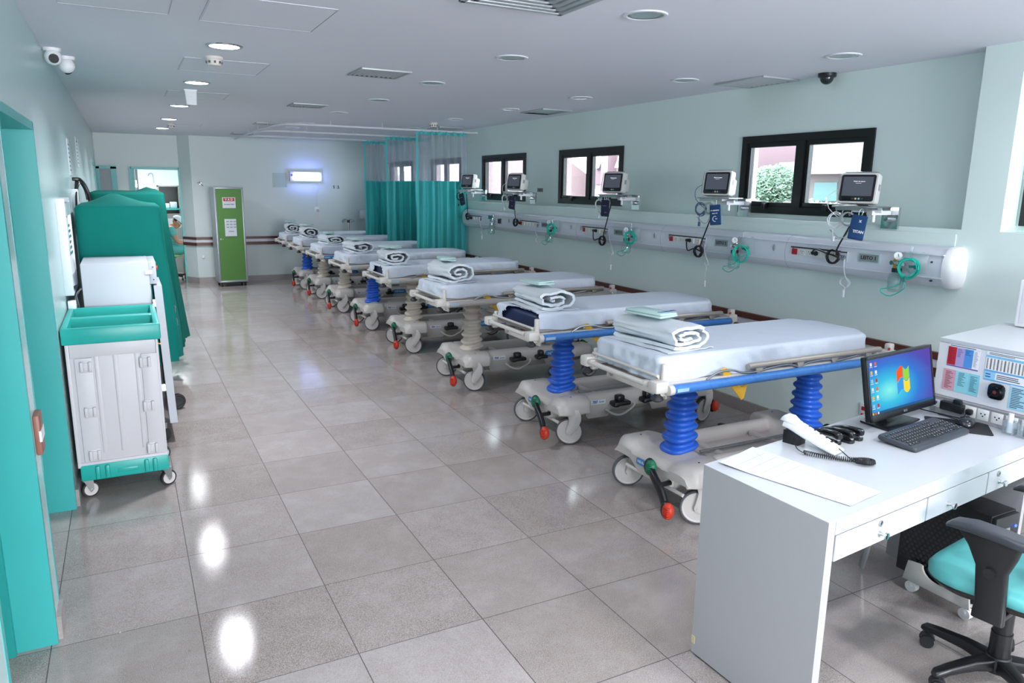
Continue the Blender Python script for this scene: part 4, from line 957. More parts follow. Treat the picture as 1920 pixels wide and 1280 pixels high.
# oxygen / suction sets
for i, (y, nm) in enumerate(zip((-.145, 1.27, 2.72, 4.20, 5.72), names5)):
    t = thing('suction_set', 'clear suction jar with gauge and %s on the rail, %s' % ('green tubing' if i < 4 else 'flow meter', nm), 'suction set', (4.70, y, 1.18), 0, 'suction sets on the medical rail')
    z = 1.375
    if i < 2:
        m = MB(); m.bb(XS-.006, XS+.005, y+.015, y+.055, z-.035, z+.04, bev=.002); part('yellow_plate', m, M_OCHRE, t)
    m = MB(); m.cyl((XS, y+.04, z), (XS-.04, y+.045, z), .014); m.cyl((XS-.02, y, z), (XS-.02, y+.06, z), .012); m.sphere((4.715, y, z), .02); m.cyl((4.715, y, z), (4.71, y-.005, z-.04), .012); m.cyl((4.715, y, z), (4.715, y, z+.04), .009); m.cyl((XS, y-.03, z-.005), (XS-.03, y-.03, z-.005), .010); part('valve', m, M_CHROME, t)
    if i < 4:
        m = MB(); g = Vector((4.70, y+.0, z+.05)); d = Vector((-.85, -.5, 0)).normalized(); m.cyl(g, g+d*.02, .027); gz = part('gauge', m, M_ALU, t); m = MB(); m.cyl(g+d*.0195, g+d*.0212, .0235); m.cyl(g+d*.021+Vector((0, 0, .012)), g+d*.022-Vector((0, .006, .006)), .0014, mi=1); part('dial', m, [M_WHITE, M_BLACK], gz)
    m = MB(); jc = Matrix.Translation((4.70, y+.0, 0)); m.cyl((4.70, y, z-.055), (4.70, y, z-.030), .030); part('jar_lid', m, M_BLACK if i < 4 else M_ALU, t)
    m = MB(); b = 1.195
    prof = [(.0, b+.004), (.036, b+.003), (.044, b+.012), (.046, b+.03), (.046, b+.09), (.040, b+.112), (.028, b+.122), (.028, z-.05), (.025, z-.05), (.025, b+.118), (.037, b+.108), (.043, b+.09), (.043, b+.03), (.041, b+.014), (.0, b+.009)]
    m.lathe(prof, jc, 24, cap=False); part('jar', m, MATS.get('jar_glass') or clear('jar_glass', 'eef6f5', rough=.03, trans=.05), t)
    if i == 4:
        m = MB(); m.cyl((4.70, y-.05, z+.02), (4.70, y-.05, z+.10), .015); m.cyl((4.7, y-.05, z-.02), (4.7, y-.05, z+.02), .012); part('flow_tube', m, M_CLEAR, t); m = MB(); m.bb(XS-.006, XS+.004, y-.20, y-.16, z-.03, z+.035); m.bb(XS-.006, XS+.004, y-.15, y-.11, z-.03, z+.03); part('label_plates', m, M_DARK, t); continue
    yo = y-.10
    m = MB(); m.cyl((4.68, yo, z+.03), (4.68, yo, z+.115), .0095); m.cyl((4.68, yo, z-.01), (4.68, yo, z+.03), .012); part('flow_tube', m, M_CLEAR, t)
    m = MB(); m.cyl((XS, yo-.0, z-.01), (4.68, yo, z-.01), .009); m.cyl((4.68, yo-.055, z+.005), (4.69, yo-.025, z-.015), .012); part('green_fitting', m, M_GRP, t)
    m = MB(); rr = .058 if i != 1 else .064
    m.tube(coilpts((4.665, yo, z-.02-(.03 if i == 1 else 0)), AX, AY, rr, 8 if i != 2 else 6.5, .16 if i != 1 else .08, i+20, rise=.03)+[(4.65, yo+.01, z-.09), (4.645, yo-.005, z-.14), (4.64, y-.02, z-.20), (4.63, y+.04, z-.185), (4.64, y+.05, z-.165), (4.655, y-.0, z-.15), (4.66, y-.06, z-.12), (4.68, y-.04, z-.05)], .0032, seg=7, n=3); part('tubing', m, M_GRT, t)
    m = MB(); m.cyl((4.65, yo+.008, z-.105), (4.648, yo+.004, z-.07), .007); part('tube_connector', m, M_GRP, t)
    m = MB(); m.grid(lambda u, v: Vector((4.712+.018*nz(u*3, v*3, i)+.02*sin(pi*v)*sin(pi*u)*-1, yo+.075-.16*u+.015*nz(v*3, i, u), z-.05+.13*v+.012*nz(u*4, i, v))), 14, 12); m.solid(.0012); part('plastic_bag', m, M_FILM, t)
# small grey sign and pull cord on the upper wall
t = thing('wall_sign', 'small grey sign on the right wall between the two far windows', 'sign', (XR-.01, 5.02, 1.74)); m = MB(); m.bb(XR-.008, XR, 4.93, 5.06, 1.76, 1.805, bev=.002); part('plate', m, mat('dark_grey_sign', '6f7674', .5), t); m = MB(); m.text('TUG', .024, on_negx(XR-.0088, 4.995, 1.782)); part('lettering', m, M_DARK, t)
# red data outlet low on the right wall
t = thing('wall_outlet', 'white wall outlet with two red sockets, low between stretcher and desk', 'outlet', (XW-.006, .08, .27)); m = MB(); m.bb(XW-.008, XW, .03, .125, .245, .37, bev=.003); part('plate', m, M_WHITE, t)
for z in (.335, .285):
    m = MB(); m.bb(XW-.0095, XW-.004, .05, .107, z-.014, z+.014); part('socket', m, M_REDS, t, label='red socket')
# ------------------------------------------------------------------ desk corner
M_DESK = mat('white_laminate', 'babdc3', .28, spec=.45); M_DESKS = mat('grey_white_laminate', 'a3a1a4', .38)
ZD = .80
A0, B0, C0, D0 = Vector((2.264, -1.152, 0)), Vector((4.84, -.765, 0)), Vector((4.84, -1.435, 0)), Vector((2.276, -1.708, 0))
def dk(s, t_, z): return A0.lerp(B0, s).lerp(D0.lerp(C0, s), t_)+Vector((0, 0, z))
def dbox(m, s0, s1, t0, t1, z0, z1, mi=0, bev=0):
    P = [dk(s, t_, 0) for s, t_ in ((s0, t0), (s1, t0), (s1, t1), (s0, t1))]
    t = bmesh.new(); lo = [t.verts.new((p.x, p.y, z0)) for p in P]; hi = [t.verts.new((p.x, p.y, z1)) for p in P]
    t.faces.new(lo); t.faces.new(hi[::-1])
    for i in range(4): t.faces.new((lo[i], hi[i], hi[(i+1) % 4], lo[(i+1) % 4]))
    bmesh.ops.recalc_face_normals(t, faces=t.faces[:])
    if bev: bmesh.ops.bevel(t, geom=t.edges[:], offset=bev, segments=2, affect='EDGES')
    m._merge(t, None, mi)
sx = lambda x: (x-2.27)/2.57
t = thing('desk', 'white desk with drawers in front of the nearest stretcher', 'desk', (3.2, -1.3, 0))
m = MB(); dbox(m, 0, 1, 0, 1, .797, ZD); dbox(m, .0155, 1, 0, 1, .747, .797); part('worktop', m, M_DESK, t)
m = MB(); dbox(m, 0, .015, .001, .999, .012, .7965); part('side_panel', m, M_DESKS, t)
m = MB(); dbox(m, -.0008, .012, -.002, .035, .05, .085, bev=.002); part('chipped_corner', m, mat('bare_chipboard', 'c8bb93', .7), t, label='yellowish chipped corner')
m = MB(); dbox(m, .01, .016, .03, .95, 0, .012); part('foot_strip', m, M_BLACK, t)
m = MB(); dbox(m, sx(3.73), sx(3.76), .03, .97, .0, .746); part('side_panel', m, M_DESKS, t)
m = MB(); dbox(m, .015, sx(3.73), .10, .985, .655, .672); part('drawer_case', m, M_DESK, t)
e = (C0-D0).normalized(); nf = Vector((e.y, -e.x, 0))
prev = 2.318
for k, (a, b, lock, kn) in enumerate(((2.318, 2.868, 2.577, 2.579), (2.874, 3.318, None, 3.03), (3.324, 3.74, 3.415, 3.43))):
    m = MB(); dbox(m, sx(a), sx(b), .97, 1.0, .652, .742, bev=.0015); d = part('drawer', m, M_DESK, t)
    p = D0+e*(kn-2.276)+Vector((0, 0, .685)); m = MB()
    m.lathe([(0, 0), (.009, 0), (.008, .003), (.0045, .008), (.0045, .016), (.012, .021), (.0135, .025), (.012, .029), (0, .030)], frame(e, Vector((0, 0, 1)), nf, p) , 20); part('knob', m, M_CHROME, d)
    if lock:
        p = D0+e*(lock-2.276)+Vector((0, 0, .722)); m = MB(); m.lathe([(0, 0), (.011, 0), (.011, .004), (.008, .005), (.008, .003), (0, .003)], frame(e, Vector((0, 0, 1)), nf, p), 20); m.box((0, 0, .0035), (.002, .009, .001), frame(e, Vector((0, 0, 1)), nf, p), mi=1); part('lock', m, [M_STEEL, M_BLACK], d)
# hutch with sockets and posters
hx = Vector((.989, .150, 0)); hy = Vector((.03, -1, 0)).normalized(); h0 = Vector((3.748, -1.066, ZD))
def hP(a, b, z): return h0+hx*a+hy*b+Vector((0, 0, z))
def hbox(m, a0, a1, b0, b1, z0, z1, mi=0, bev=0):
    t_ = bmesh.new(); Pq = [(a0, b0), (a1, b0), (a1, b1), (a0, b1)]; lo = [t_.verts.new(hP(a, b, z0)) for a, b in Pq]; hi = [t_.verts.new(hP(a, b, z1)) for a, b in Pq]
    t_.faces.new(lo); t_.faces.new(hi[::-1])
    for i in range(4): t_.faces.new((lo[i], hi[i], hi[(i+1) % 4], lo[(i+1) % 4]))
    bmesh.ops.recalc_face_normals(t_, faces=t_.faces[:])
    if bev: bmesh.ops.bevel(t_, geom=t_.edges[:], offset=bev, segments=2, affect='EDGES')
    m._merge(t_, None, mi)
hutch = thing('desk_hutch', 'white console box with sockets and pasted charts on the right of the desk', 'console', (4.0, -1.3, ZD))
m = MB(); hbox(m, .012, .72, .006, .62, .001, .332); part('body', m, M_DESKS, hutch)
m = MB(); hbox(m, 0, .73, 0, .63, .332, .351, bev=.002); part('top_board', m, M_DESK, hutch)
m = MB(); hbox(m, .004, .03, .003, .62, .082, .331); part('front_panel', m, mat('console_front', 'd5d6db', .35), hutch)
m = MB(); hbox(m, -.012, .02, .003, .62, .0, .072, bev=.002); hbox(m, -.014, .02, .003, .62, .072, .08, bev=.002); ss = part('socket_panel', m, M_DESKS, hutch)
hF = lambda b, z, a=-.0125: frame(hy, Vector((0, 0, 1)), -hx, hP(a, b, z))
for b, kind in ((.03, 'rj'), (.075, 'rj'), (.19, 'out'), (.245, 'out'), (.305, 'out'), (.365, 'out'), (.43, 'out'), (.5, 'out')):
    m = MB(); F = hF(b, .042)
    if kind == 'rj':
        m.box((0, 0, 0), (.036, .036, .002), F); m.box((0, .004, .001), (.013, .012, .002), F, mi=1)
    else:
        m.box((0, 0, 0), (.05, .05, .002), F, bev=.001)
        for dx, dy in ((0, -.006), (-.0085, .004), (.0085, .004)): m.cyl((dx, dy, .0005), (dx, dy, .0016), .0034, M=F, mi=1, seg=8)
    part('socket', m, [M_SOCK, M_BLACK], ss)
def chart(b0, b1, z0, z1, cols, rows, label, bgc='e6e4e8'):
    m = MB(); F = frame(hy, Vector((0, 0, 1)), -hx, hP(.0035, b0, z0)); w, h = b1-b0, z1-z0
    m.bb(0, w, 0, h, 0, .0008, F); names = [mat('chart_'+bgc, bgc, .5)]; used = {}
    def mi(c):
        if c not in used: used[c] = len(names); names.append(mat('chart_'+c, c, .5))
        return used[c]
    for x0, x1, y0, y1, c in cols: m.bb(w*x0, w*x1, h*y0, h*y1, .0007, .0012, F, mi=mi(c))
    rnd = random.Random(int(b0*1000))
    for x0, x1, y0, y1, n, c in rows:
        for i in range(n):
            y = h*lerp(y1, y0, (i+.5)/n); hh = h*(y1-y0)/n*.22; l = rnd.uniform(.45, 1)*w*(x1-x0)
            m.bb(w*x0, w*x0+l, y-hh, y+hh, .0011, .0016, F, mi=mi(c))
    part('chart', m, names, hutch, label=label)
b = lambda y: (-1.066-y)
chart(b(-1.114), b(-1.256), .228, .331, [(0, .27, .06, .88, 'b3202f'), (.27, .53, .06, .88, 'a99ac8'), (.53, .80, .06, .88, '4f8fd0'), (0, 1, .0, .05, '6a56a0'), (0, 1, .88, .885, '8a8a95')], [(.03, .24, .2, .84, 12, '8a1524'), (.30, .5, .45, .84, 7, '6f6492'), (.56, .77, .6, .84, 4, '2d5f9a'), (.83, .97, .15, .84, 13, '9a9aa8'), (.05, .95, .9, .98, 1, '606070')], 'chart of red, lilac and blue columns')
chart(b(-1.106), b(-1.270), .113, .212, [(0, .34, 0, 1, 'd19aa6'), (.34, .70, 0, 1, '8fcfd8'), (.70, 1, 0, 1, '86c8d4')], [(.06, .28, .08, .92, 13, '7f4a55'), (.42, .62, .3, .95, 11, '3f7079'), (.75, .95, .15, .9, 13, '3f7079')], 'pink and pale blue text chart')
cols = [(0, 1, .78, .86, '7fb6d8'), (0, 1, .3, .36, '5f9fcb'), (0, 1, .0, .04, '5f9fcb'), (0, .22, .04, .30, '8fc3e4')]+[(.02+.068*i, .052+.068*i, .38, .76, '8c8783' if i % 2 else 'b5b0aa') for i in range(14)]
chart(b(-1.284), b(-1.50), .20, .331, cols, [(.05, .9, .88, .97, 2, '5a5a60'), (.25, .95, .08, .26, 3, '4a4a55'), (.03, .19, .08, .26, 2, '2d5f9a')]+[(.025+.068*i, .05+.068*i, .4, .75, 12, '5c5752') for i in range(14)], 'large table chart with blue bands')
chart(b(-1.40), b(-1.55), .095, .205, [(0, .5, .0, .92, '9cc7dc')], [(.05, .45, .05, .88, 12, '3f4f5c'), (.55, .95, .05, .88, 12, '6a6a70')], 'pale blue list chart')
m = MB(); F = hF(.282, .158, .002); m.prism(rrect(.072, .072, .022, 3), 0, .012, F, bev=.004); m.cyl((0, 0, .010), (0, 0, .024), .026, .022, M=F); sc = part('scanner', m, M_BEZ, hutch, label='round black scanner lens'); m = MB(); m.cyl((0, 0, .0242), (0, 0, .0255), .008, M=F); part('lens', m, mat('red_lens', '6b3036', .1), sc)
# device on top of the hutch
t = thing('white_device', 'white boxy device standing on top of the console at the right edge', 'device', (4.55, -1.25, ZD+.352)); m = MB(); F = rotz(R(10), (4.37, -1.05, ZD+.3535)); m.bb(0, .3, -.4, 0, .0, .24, F, bev=.012); part('case', m, M_WHITE, t); m = MB(); m.bb(-.002, .01, -.385, -.02, .018, .225, F, bev=.003); m.bb(-.0035, 0, -.12, -.06, .09, .11, F, mi=1); part('front_panel', m, [M_WHITEP, M_ALU], t)
# computer monitor
t = thing('computer_monitor', 'black computer monitor on the desk showing a blue desktop with a colourful window emblem', 'monitor', (3.40, -1.10, ZD))
yaw, tl = .117, .20; ex = Vector((cos(yaw), sin(yaw), 0)); n0 = Vector((sin(yaw), -cos(yaw), 0)); uv_ = Vector((0, 0, 1))*cos(tl)-n0*sin(tl); nn = ex.cross(uv_); F = frame(ex, uv_, nn, (3.414, -1.13, .986)); w, h = .540, .282
m = MB(); m.loft([[(x, y, d) for x, y in rrect(w-i, h-i, .006, 3)] for d, i in ((.0, .003), (-.003, 0), (-.022, 0), (-.040, .12))], F)
m.bb(-w/2, w/2, -h/2, -h/2+.030, -.002, .004, F, bev=.0015); m.bb(-w/2, w/2, h/2-.014, h/2, -.002, .004, F, bev=.0015); m.bb(-w/2, -w/2+.014, -h/2, h/2, -.002, .004, F, bev=.0015); m.bb(w/2-.014, w/2, -h/2, h/2, -.002, .004, F, bev=.0015)
cs = part('case', m, mat('monitor_black', '16181c', .3), t)
def desk_screen():
    m = bpy.data.materials.new('desktop_picture'); m.use_nodes = True; nt = m.node_tree; N = nt.nodes; L = nt.links; N.clear()
    g = N.new('ShaderNodeTexCoord'); mp = N.new('ShaderNodeMapping'); L.new(g.outputs['Generated'], mp.inputs[0])
    sp = N.new('ShaderNodeSeparateXYZ'); L.new(mp.outputs[0], sp.inputs[0])
    def dist(cx, cy, k=1):
        a = N.new('ShaderNodeVectorMath'); a.operation = 'DISTANCE'; c = N.new('ShaderNodeCombineXYZ'); L.new(sp.outputs[0], c.inputs[0]); L.new(sp.outputs[2], c.inputs[1]); L.new(c.outputs[0], a.inputs[0]); a.inputs[1].default_value = (cx, cy, 0); return a.outputs['Value']
    r = N.new('ShaderNodeValToRGB'); e = r.color_ramp.elements
    for i in range(3): e.new(.5)
    for el, (p, c) in zip(e, ((0, '7fe0d8'), (.22, '35b3d3'), (.48, '2f6fc4'), (.72, '4a49a4'), (1, '5f3f9b'))): el.position = p; el.color = lin(c)
    L.new(dist(.30, .38), r.inputs[0]); em = N.new('ShaderNodeEmission'); em.inputs[1].default_value = .6; L.new(r.outputs[0], em.inputs[0])
    gl = N.new('ShaderNodeBsdfGlossy'); gl.inputs[1].default_value = .2; mx = N.new('ShaderNodeMixShader'); mx.inputs[0].default_value = .03; L.new(em.outputs[0], mx.inputs[1]); L.new(gl.outputs[0], mx.inputs[2])
    o = N.new('ShaderNodeOutputMaterial'); L.new(mx.outputs[0], o.inputs[0]); return m
m = MB(); m.bb(-w/2+.014, w/2-.014, -h/2+.030, h/2-.014, .0, .0012, F); sc = part('screen', m, desk_screen(), t)
fx, fy, fs = .01, .012, .052
def pane(x0, x1, y0, y1): 
    f = lambda u, v: Vector((fx+lerp(x0, x1, u), fy+lerp(y0, y1, v)+.010*sin((lerp(x0, x1, u)/fs+.5)*pi*1.3+.6), .0018))
    mm = MB(); mm.grid(f, 8, 3, F); return mm
for x0, x1, y0, y1, c in ((-fs, -.002, .002, fs, 'e4572b'), (.002, fs, .002, fs, '8cc43f'), (-fs, -.002, -fs, -.002, '3f8fd8'), (.002, fs, -fs, -.002, 'f3c83a')):
    part('emblem_pane', pane(x0, x1, y0, y1), MATS.get('glow_'+c) or emission('glow_'+c, c, .6), sc)
icons = ['d8dce0', 'c0392b', 'e0b040', 'd86a3a', '9fb8d0', 'dfe4ea']
for i in range(6):
    for j in range(2):
        c = icons[(i*2+j*3) % 6]; m = MB(); x = -w/2+.035+.034*j; y = h/2-.035-.036*i; m.bb(x-.007, x+.007, y-.006, y+.008, .0012, .0018, F); m.bb(x-.010, x+.010, y-.012, y-.0095, .0012, .0018, F, mi=1); part('desktop_icon', m, [MATS.get('glow_'+c) or emission('glow_'+c, c, .55), MATS.get('glow_d8dce0') or emission('glow_d8dce0', 'd8dce0', .55)], sc)
m = MB(); m.bb(-w/2+.014, w/2-.014, -h/2+.030, -h/2+.041, .0012, .0016, F)
for k, c in enumerate(('e0b040', 'd8dce0', 'c0392b')): pass
part('task_bar', m, emission('taskbar_glow', '2f5f8c', .5), sc)
for k, c in enumerate(('e0b040', 'd86a3a', 'dfe4ea')): m = MB(); m.bb(-w/2+.02+.02*k, -w/2+.03+.02*k, -h/2+.031, -h/2+.040, .0015, .0021, F); part('desktop_icon', m, MATS.get('glow_'+c), sc)
m = MB(); m.text('LG', .013, F @ M_((.012, -h/2+.014, .0042)), bold=.0004); m.cyl((-.004, -h/2+.014, .004), (-.004, -h/2+.014, .0046), .0055, M=F); part('maker_mark', m, M_ALU, cs)
m = MB(); F2 = rotz(R(14), (3.36, -1.118, ZD)); m.prism([(-.135, -.085), (.15, -.085), (.15, .08), (-.09, .08)], .001, .012, F2, bev=.004); m.loft([[(x, y, z) for x, y in rrect(a, b_, .01, 3, .045, yy)] for a, b_, yy, z in ((.16, .09, .02, .012), (.09, .05, .035, .03), (.08, .035, .045, .13), (.10, .03, .035, .17))], F2); part('stand', m, mat('monitor_black2', '131519', .25), t)
# keyboard
t = thing('keyboard', 'black computer keyboard on the desk in front of the monitor', 'keyboard', (3.33, -1.315, ZD)); F = rotz(R(7), (3.325, -1.318, ZD+.001)) @ Matrix.Rotation(R(5), 4, 'X')
m = MB(); m.loft([[(x, y-(.006*cos(x*7.2) if y < 0 else 0), z) for x, y in rrect(.455-i, .165-i, .014, 4)] for z, i in ((.006, .006), (.012, 0), (.020, .002), (.024, .008))], F); part('case', m, mat('keyboard_grey', '3b3f47', .4), t)
kk = MB(); cnt = 0
rows = [(.052, [(-.20, .018, 1)]+[(-.165+.0195*i, .016, 1) for i in range(12)]+[(.085+.0195*i, .016, 1) for i in range(3)]), (.028, None), (.009, None), (-.010, None), (-.029, None), (-.048, None)]
M_KEY = mat('key_black', '1d1f23', .45); M_KEYL = mat('key_legend', 'c5c8cc', .5)
for ri, (yy, ks) in enumerate(rows):
    xs_ = [(-.205+.0195*i+.004*ri*(ri < 5), .0168) for i in range(14)]+[(.088+.0195*i, .0168) for i in range(3)]+[(.155+.0185*i, .0165) for i in range(4)]
    if ri == 0: xs_ = [(-.205, .0168)]+[(-.17+.0195*i, .0165) for i in range(12)]+[(.088+.0195*i, .0168) for i in range(3)]
    if ri == 5: xs_ = [(-.203, .022), (-.178, .018), (-.157, .018), (-.085, .115), (-.012, .018), (.01, .018), (.032, .02), (.055, .02), (.088, .0168), (.1075, .0168), (.127, .0168), (.164, .034), (.192, .0165), (.2105, .0165)]
    if ri in (3,): xs_ = [q for q in xs_ if not .08 < q[0] < .14]
    for x, kw in xs_:
        m = MB(); hh = .011 if ri == 0 else .0155
        m.loft([[(px, py, z) for px, py in rrect(kw-i, hh-i, .002, 2, x, yy)] for z, i in ((.022, 0), (.0275, .003), (.0285, .005))], F)
        if kw < .03: m.bb(x-kw*.28, x-kw*.05, yy, yy+hh*.25, .0284, .0289, F, mi=1)
        cnt += 1
        if cnt <= 99: part('key', m, [M_KEY, M_KEYL], t)
        else:
            m.bm.to_mesh(me_ := bpy.data.meshes.new('q')); kk.bm.from_mesh(me_); bpy.data.meshes.remove(me_); m.bm.free()
if len(kk.bm.verts): part('key_block', kk, [M_KEY, M_KEYL], t, kind='stuff')
# mouse, pad
m = MB(); F = rotz(R(-52), (3.612, -1.285, ZD+.0005)); m.prism(rrect(.25, .19, .012, 3), 0, .003, F, bev=.001)
m.bm.verts.ensure_lookup_table(); solo('mouse_pad', m, mat('black_pad', '15161a', .8), 'black mouse pad under the mouse on the desk', 'mouse pad')
t = thing('computer_mouse', 'black computer mouse on the pad beside the keyboard', 'mouse', (3.64, -1.295, ZD+.004)); F = rotz(R(-70), (3.645, -1.30, ZD+.0045)); m = MB()
m.loft([[(x*(1+.12*cos(y*30)), y, z) for x, y in rrect(.062*f, .11*f, .028*f, 5)] for z, f in ((0, .94), (.006, 1), (.018, .95), (.027, .8), (.033, .5), (.0345, .2))], F); b_ = part('body', m, mat('mouse_black', '1f2126', .2), t, ang=60)
m = MB(); m.cyl((-.004, .03, .029), (.004, .03, .029), .008, M=F); part('scroll_wheel', m, M_BLKR, t)
m = MB(); m.tube([F @ Vector((0, .055, .006)), (3.685, -1.22, ZD+.006), (3.70, -1.19, ZD+.004), (3.695, -1.14, ZD+.004)], .0022, seg=6); part('mouse_cable', m, M_BLACK, t)
# telephone
t = thing('telephone', 'white slim telephone with a curly black cord on the desk', 'telephone', (2.80, -1.20, ZD)); F = rotz(R(-74), (2.797, -1.195, ZD))   # local x runs from the raised back to the front
F = frame((.245, -.97, 0), (.97, .245, 0), (0, 0, 1), (2.79, -1.195, ZD))
m = MB(); L = []
for x, z, wv, hv in ((-.118, .073, .050, .012), (-.112, .080, .066, .030), (-.085, .078, .074, .032), (-.02, .054, .076, .030), (.05, .030, .080, .024), (.10, .014, .084, .016), (.114, .010, .080, .010)):
    L.append([(x+yy*.25, y, max(.002, z+yy)) for y, yy in rrect(wv, hv, .008, 3)])
m.loft(L, F); bd = part('body', m, M_WHITE, t, ang=50)
m = MB(); L = []
for x, z, wv, hv in ((-.122, .098, .040, .016), (-.112, .104, .050, .026), (-.085, .102, .050, .028), (-.05, .086, .040, .018), (.0, .066, .038, .016), (.045, .047, .042, .02), (.066, .036, .046, .022), (.076, .028, .040, .012)):
    L.append([(x+yy*.35, y-.016, z+yy) for y, yy in rrect(wv, hv, .007, 3)])
m.loft(L, F); part('handset', m, M_WHITE, t, ang=50)
m = MB()
m.loft([[(x, y, z) for x, y in rrect(.07, .066, .006, 2, -.075, 0)] for z in (.0, .055)], F); part('rear_foot', m, M_BLACK, t)
for i in range(6):
    for j in range(2):
        m = MB(); x = -.055+.025*i; z = .084-.0262*i/1.0*1.0 if False else lerp(.083, .032, (i)/5.6); m.sphere((x, .022+.012*j, z), (.0058, .0045, .003), F, u=10, v=6); part('key', m, M_BLACK, bd)
m = MB(); base = [(2.69, -1.245), (2.715, -1.295), (2.75, -1.345), (2.795, -1.385), (2.835, -1.405), (2.85, -1.425), (2.83, -1.445), (2.80, -1.435), (2.785, -1.41)]
c = catmull([(x, y, ZD+.0115) for x, y in base], 40); pts = []
for i, p in enumerate(c):
    tg = (c[min(i+1, len(c)-1)]-c[max(i-1, 0)]).normalized(); s_ = tg.cross(ZAX); a = i*1.25; pts.append(p+s_*(.0082*cos(a))+ZAX*(.0082*sin(a)+.004*(i > 230)))
m.tube(pts, .0021, seg=6, n=1); m.tube([pts[-1], (2.79, -1.36, ZD+.02), F @ Vector((.09, .03, .02))], .002, seg=6); m.tube([F @ Vector((-.06, -.035, .03)), (2.70, -1.20, ZD+.012), pts[0]], .002, seg=6); part('curly_cord', m, M_BLACK, t)
# staplers
def stapler(ax, bx, ln, label):
    a = Vector((ax[0], ax[1], 0)); b_ = Vector((bx[0], bx[1], 0)); d = (b_-a).normalized(); F = frame(d, ZAX.cross(d), ZAX, (a.x, a.y, ZD+.0005))
    t = thing('stapler', label, 'stapler', (a.x+d.x*ln/2, a.y+d.y*ln/2, ZD), 0, 'black staplers')
    m = MB(); m.loft([[(x, y, z) for x, y in rrect(ln, .036, .012, 4, ln/2, 0)] for z in (.001, .008, .011)], F); part('base', m, M_BLACK, t)
    m = MB(); L = []
    for u, z, hh, ww in ((0, .020, .020, .022), (.12, .026, .024, .030), (.4, .036, .024, .032), (.75, .040, .022, .032), (.93, .036, .026, .032), (1, .033, .020, .028)):
        L.append([(ln*u, y, z+zz) for y, zz in rrect(ww, hh, .007, 3)])
    m.loft(L, F); part('arm', m, M_BEZ, t, ang=50)
    m = MB(); m.bb(ln*.1, ln*.95, -.008, .008, .018, .030, F); m.bb(ln*.90, ln*.97, -.009, .009, .014, .040, F, bev=.002); m.bb(ln*.88, ln*.97, -.008, .008, .0105, .013, F); part('magazine', m, M_CHROME, t)
stapler((2.912, -1.105), (2.915, -1.225), .125, 'black stapler beside the telephone, nearest of the three'); stapler((2.957, -1.10), (2.982, -1.245), .145, 'black stapler in the middle of the three on the desk'); stapler((3.01, -1.105), (3.046, -1.24), .135, 'black stapler nearest the computer monitor')
# schedule sheet
m = MB(); q = [Vector((2.315, -1.175, 0)), Vector((2.57, -1.095, 0)), Vector((2.635, -1.625, 0)), Vector((2.44, -1.655, 0))]
def sh(u, v, dz=0): p = q[0].lerp(q[1], u).lerp(q[3].lerp(q[2], u), v); return Vector((p.x, p.y, ZD+.0012+dz+.012*max(0, (1-v)-.75)*4*max(0, .5-u)+.0015*(1+nz(u*3, v*4, 1))))
m.grid(lambda u, v: sh(u, v), 12, 24); m.solid(.0006)
def line(a, b_, wdt=.0008, mi=1):
    a, b_ = Vector((a[0], a[1], 0)), Vector((b_[0], b_[1], 0)); n = 14; P = [a.lerp(b_, i/n) for i in range(n+1)]; d = (b_-a).normalized(); s_ = Vector((-d.y*.8, d.x, 0))*wdt*2.2
    m.loft([[tuple(sh(p.x+s_.x*k, p.y+s_.y*k, .0009)) for k in (-1, 1)] for p in P], mi=mi, closed=False)
for v in (.12, .22, .32, .42, .52, .62, .72, .80, .88, .95): line((.08, v), (.93, v+.01))
for u in (.08, .25, .42, .60, .78, .93): line((u, .10), (u, .95))
for a, b_ in (((.12, .45), (.24, .52)), ((.62, .1), (.72, .2)), ((.5, .42), (.66, .49)), ((.85, .06), (.7, .18)), ((.78, .34), (.88, .42))): line(a, b_, .0014, 2)
rnd = random.Random(3)
for _ in range(26): u, v = rnd.uniform(.1, .8), rnd.uniform(.13, .9); line((u, v), (u+rnd.uniform(.03, .12), v+.004), .0006, 1)
solo('schedule_sheet', m, [M_PAPER, mat('grey_ruling', 'a7a9b4', .7), mat('yellow_marker', 'c9cf5a', .7)], 'ruled paper schedule with faint grid lying on the left end of the desk', 'paper')
# adapter with cable, cups
t = thing('power_adapter', 'black power adapter and plug against the console sockets', 'adapter', (3.70, -1.2, ZD)); m = MB(); F = frame(hy, Vector((0, 0, 1)), -hx, hP(-.03, .115, .047)); m.box((0, 0, 0), (.105, .042, .034), F, bev=.006); m.box((.02, .026, -.004), (.04, .028, .024), F, bev=.008); part('brick', m, M_BLACK, t)
m = MB(); F2 = hF(.192, .044, -.03); m.box((0, 0, 0), (.03, .026, .03), F2, bev=.008); m.tube([(-.01, -.01, .012), (-.015, -.03, .022), (-.05, -.036, .022), (-.10, -.035, .03), (-.22, -.033, .05), (-.30, -.03, .09)], .0028, M=F2, seg=6); part('plug_cable', m, M_BLACK, t)
m = MB(); F2 = hF(.03, .046, -.022); m.box((0, 0, 0), (.012, .012, .024), F2, bev=.003); m.tube([(0, 0, .012), (-.02, -.01, .03), (-.06, -.02, .05)], .003, M=F2, seg=6); part('data_plug', m, mat('blue_plug', '2465c8', .4), t)
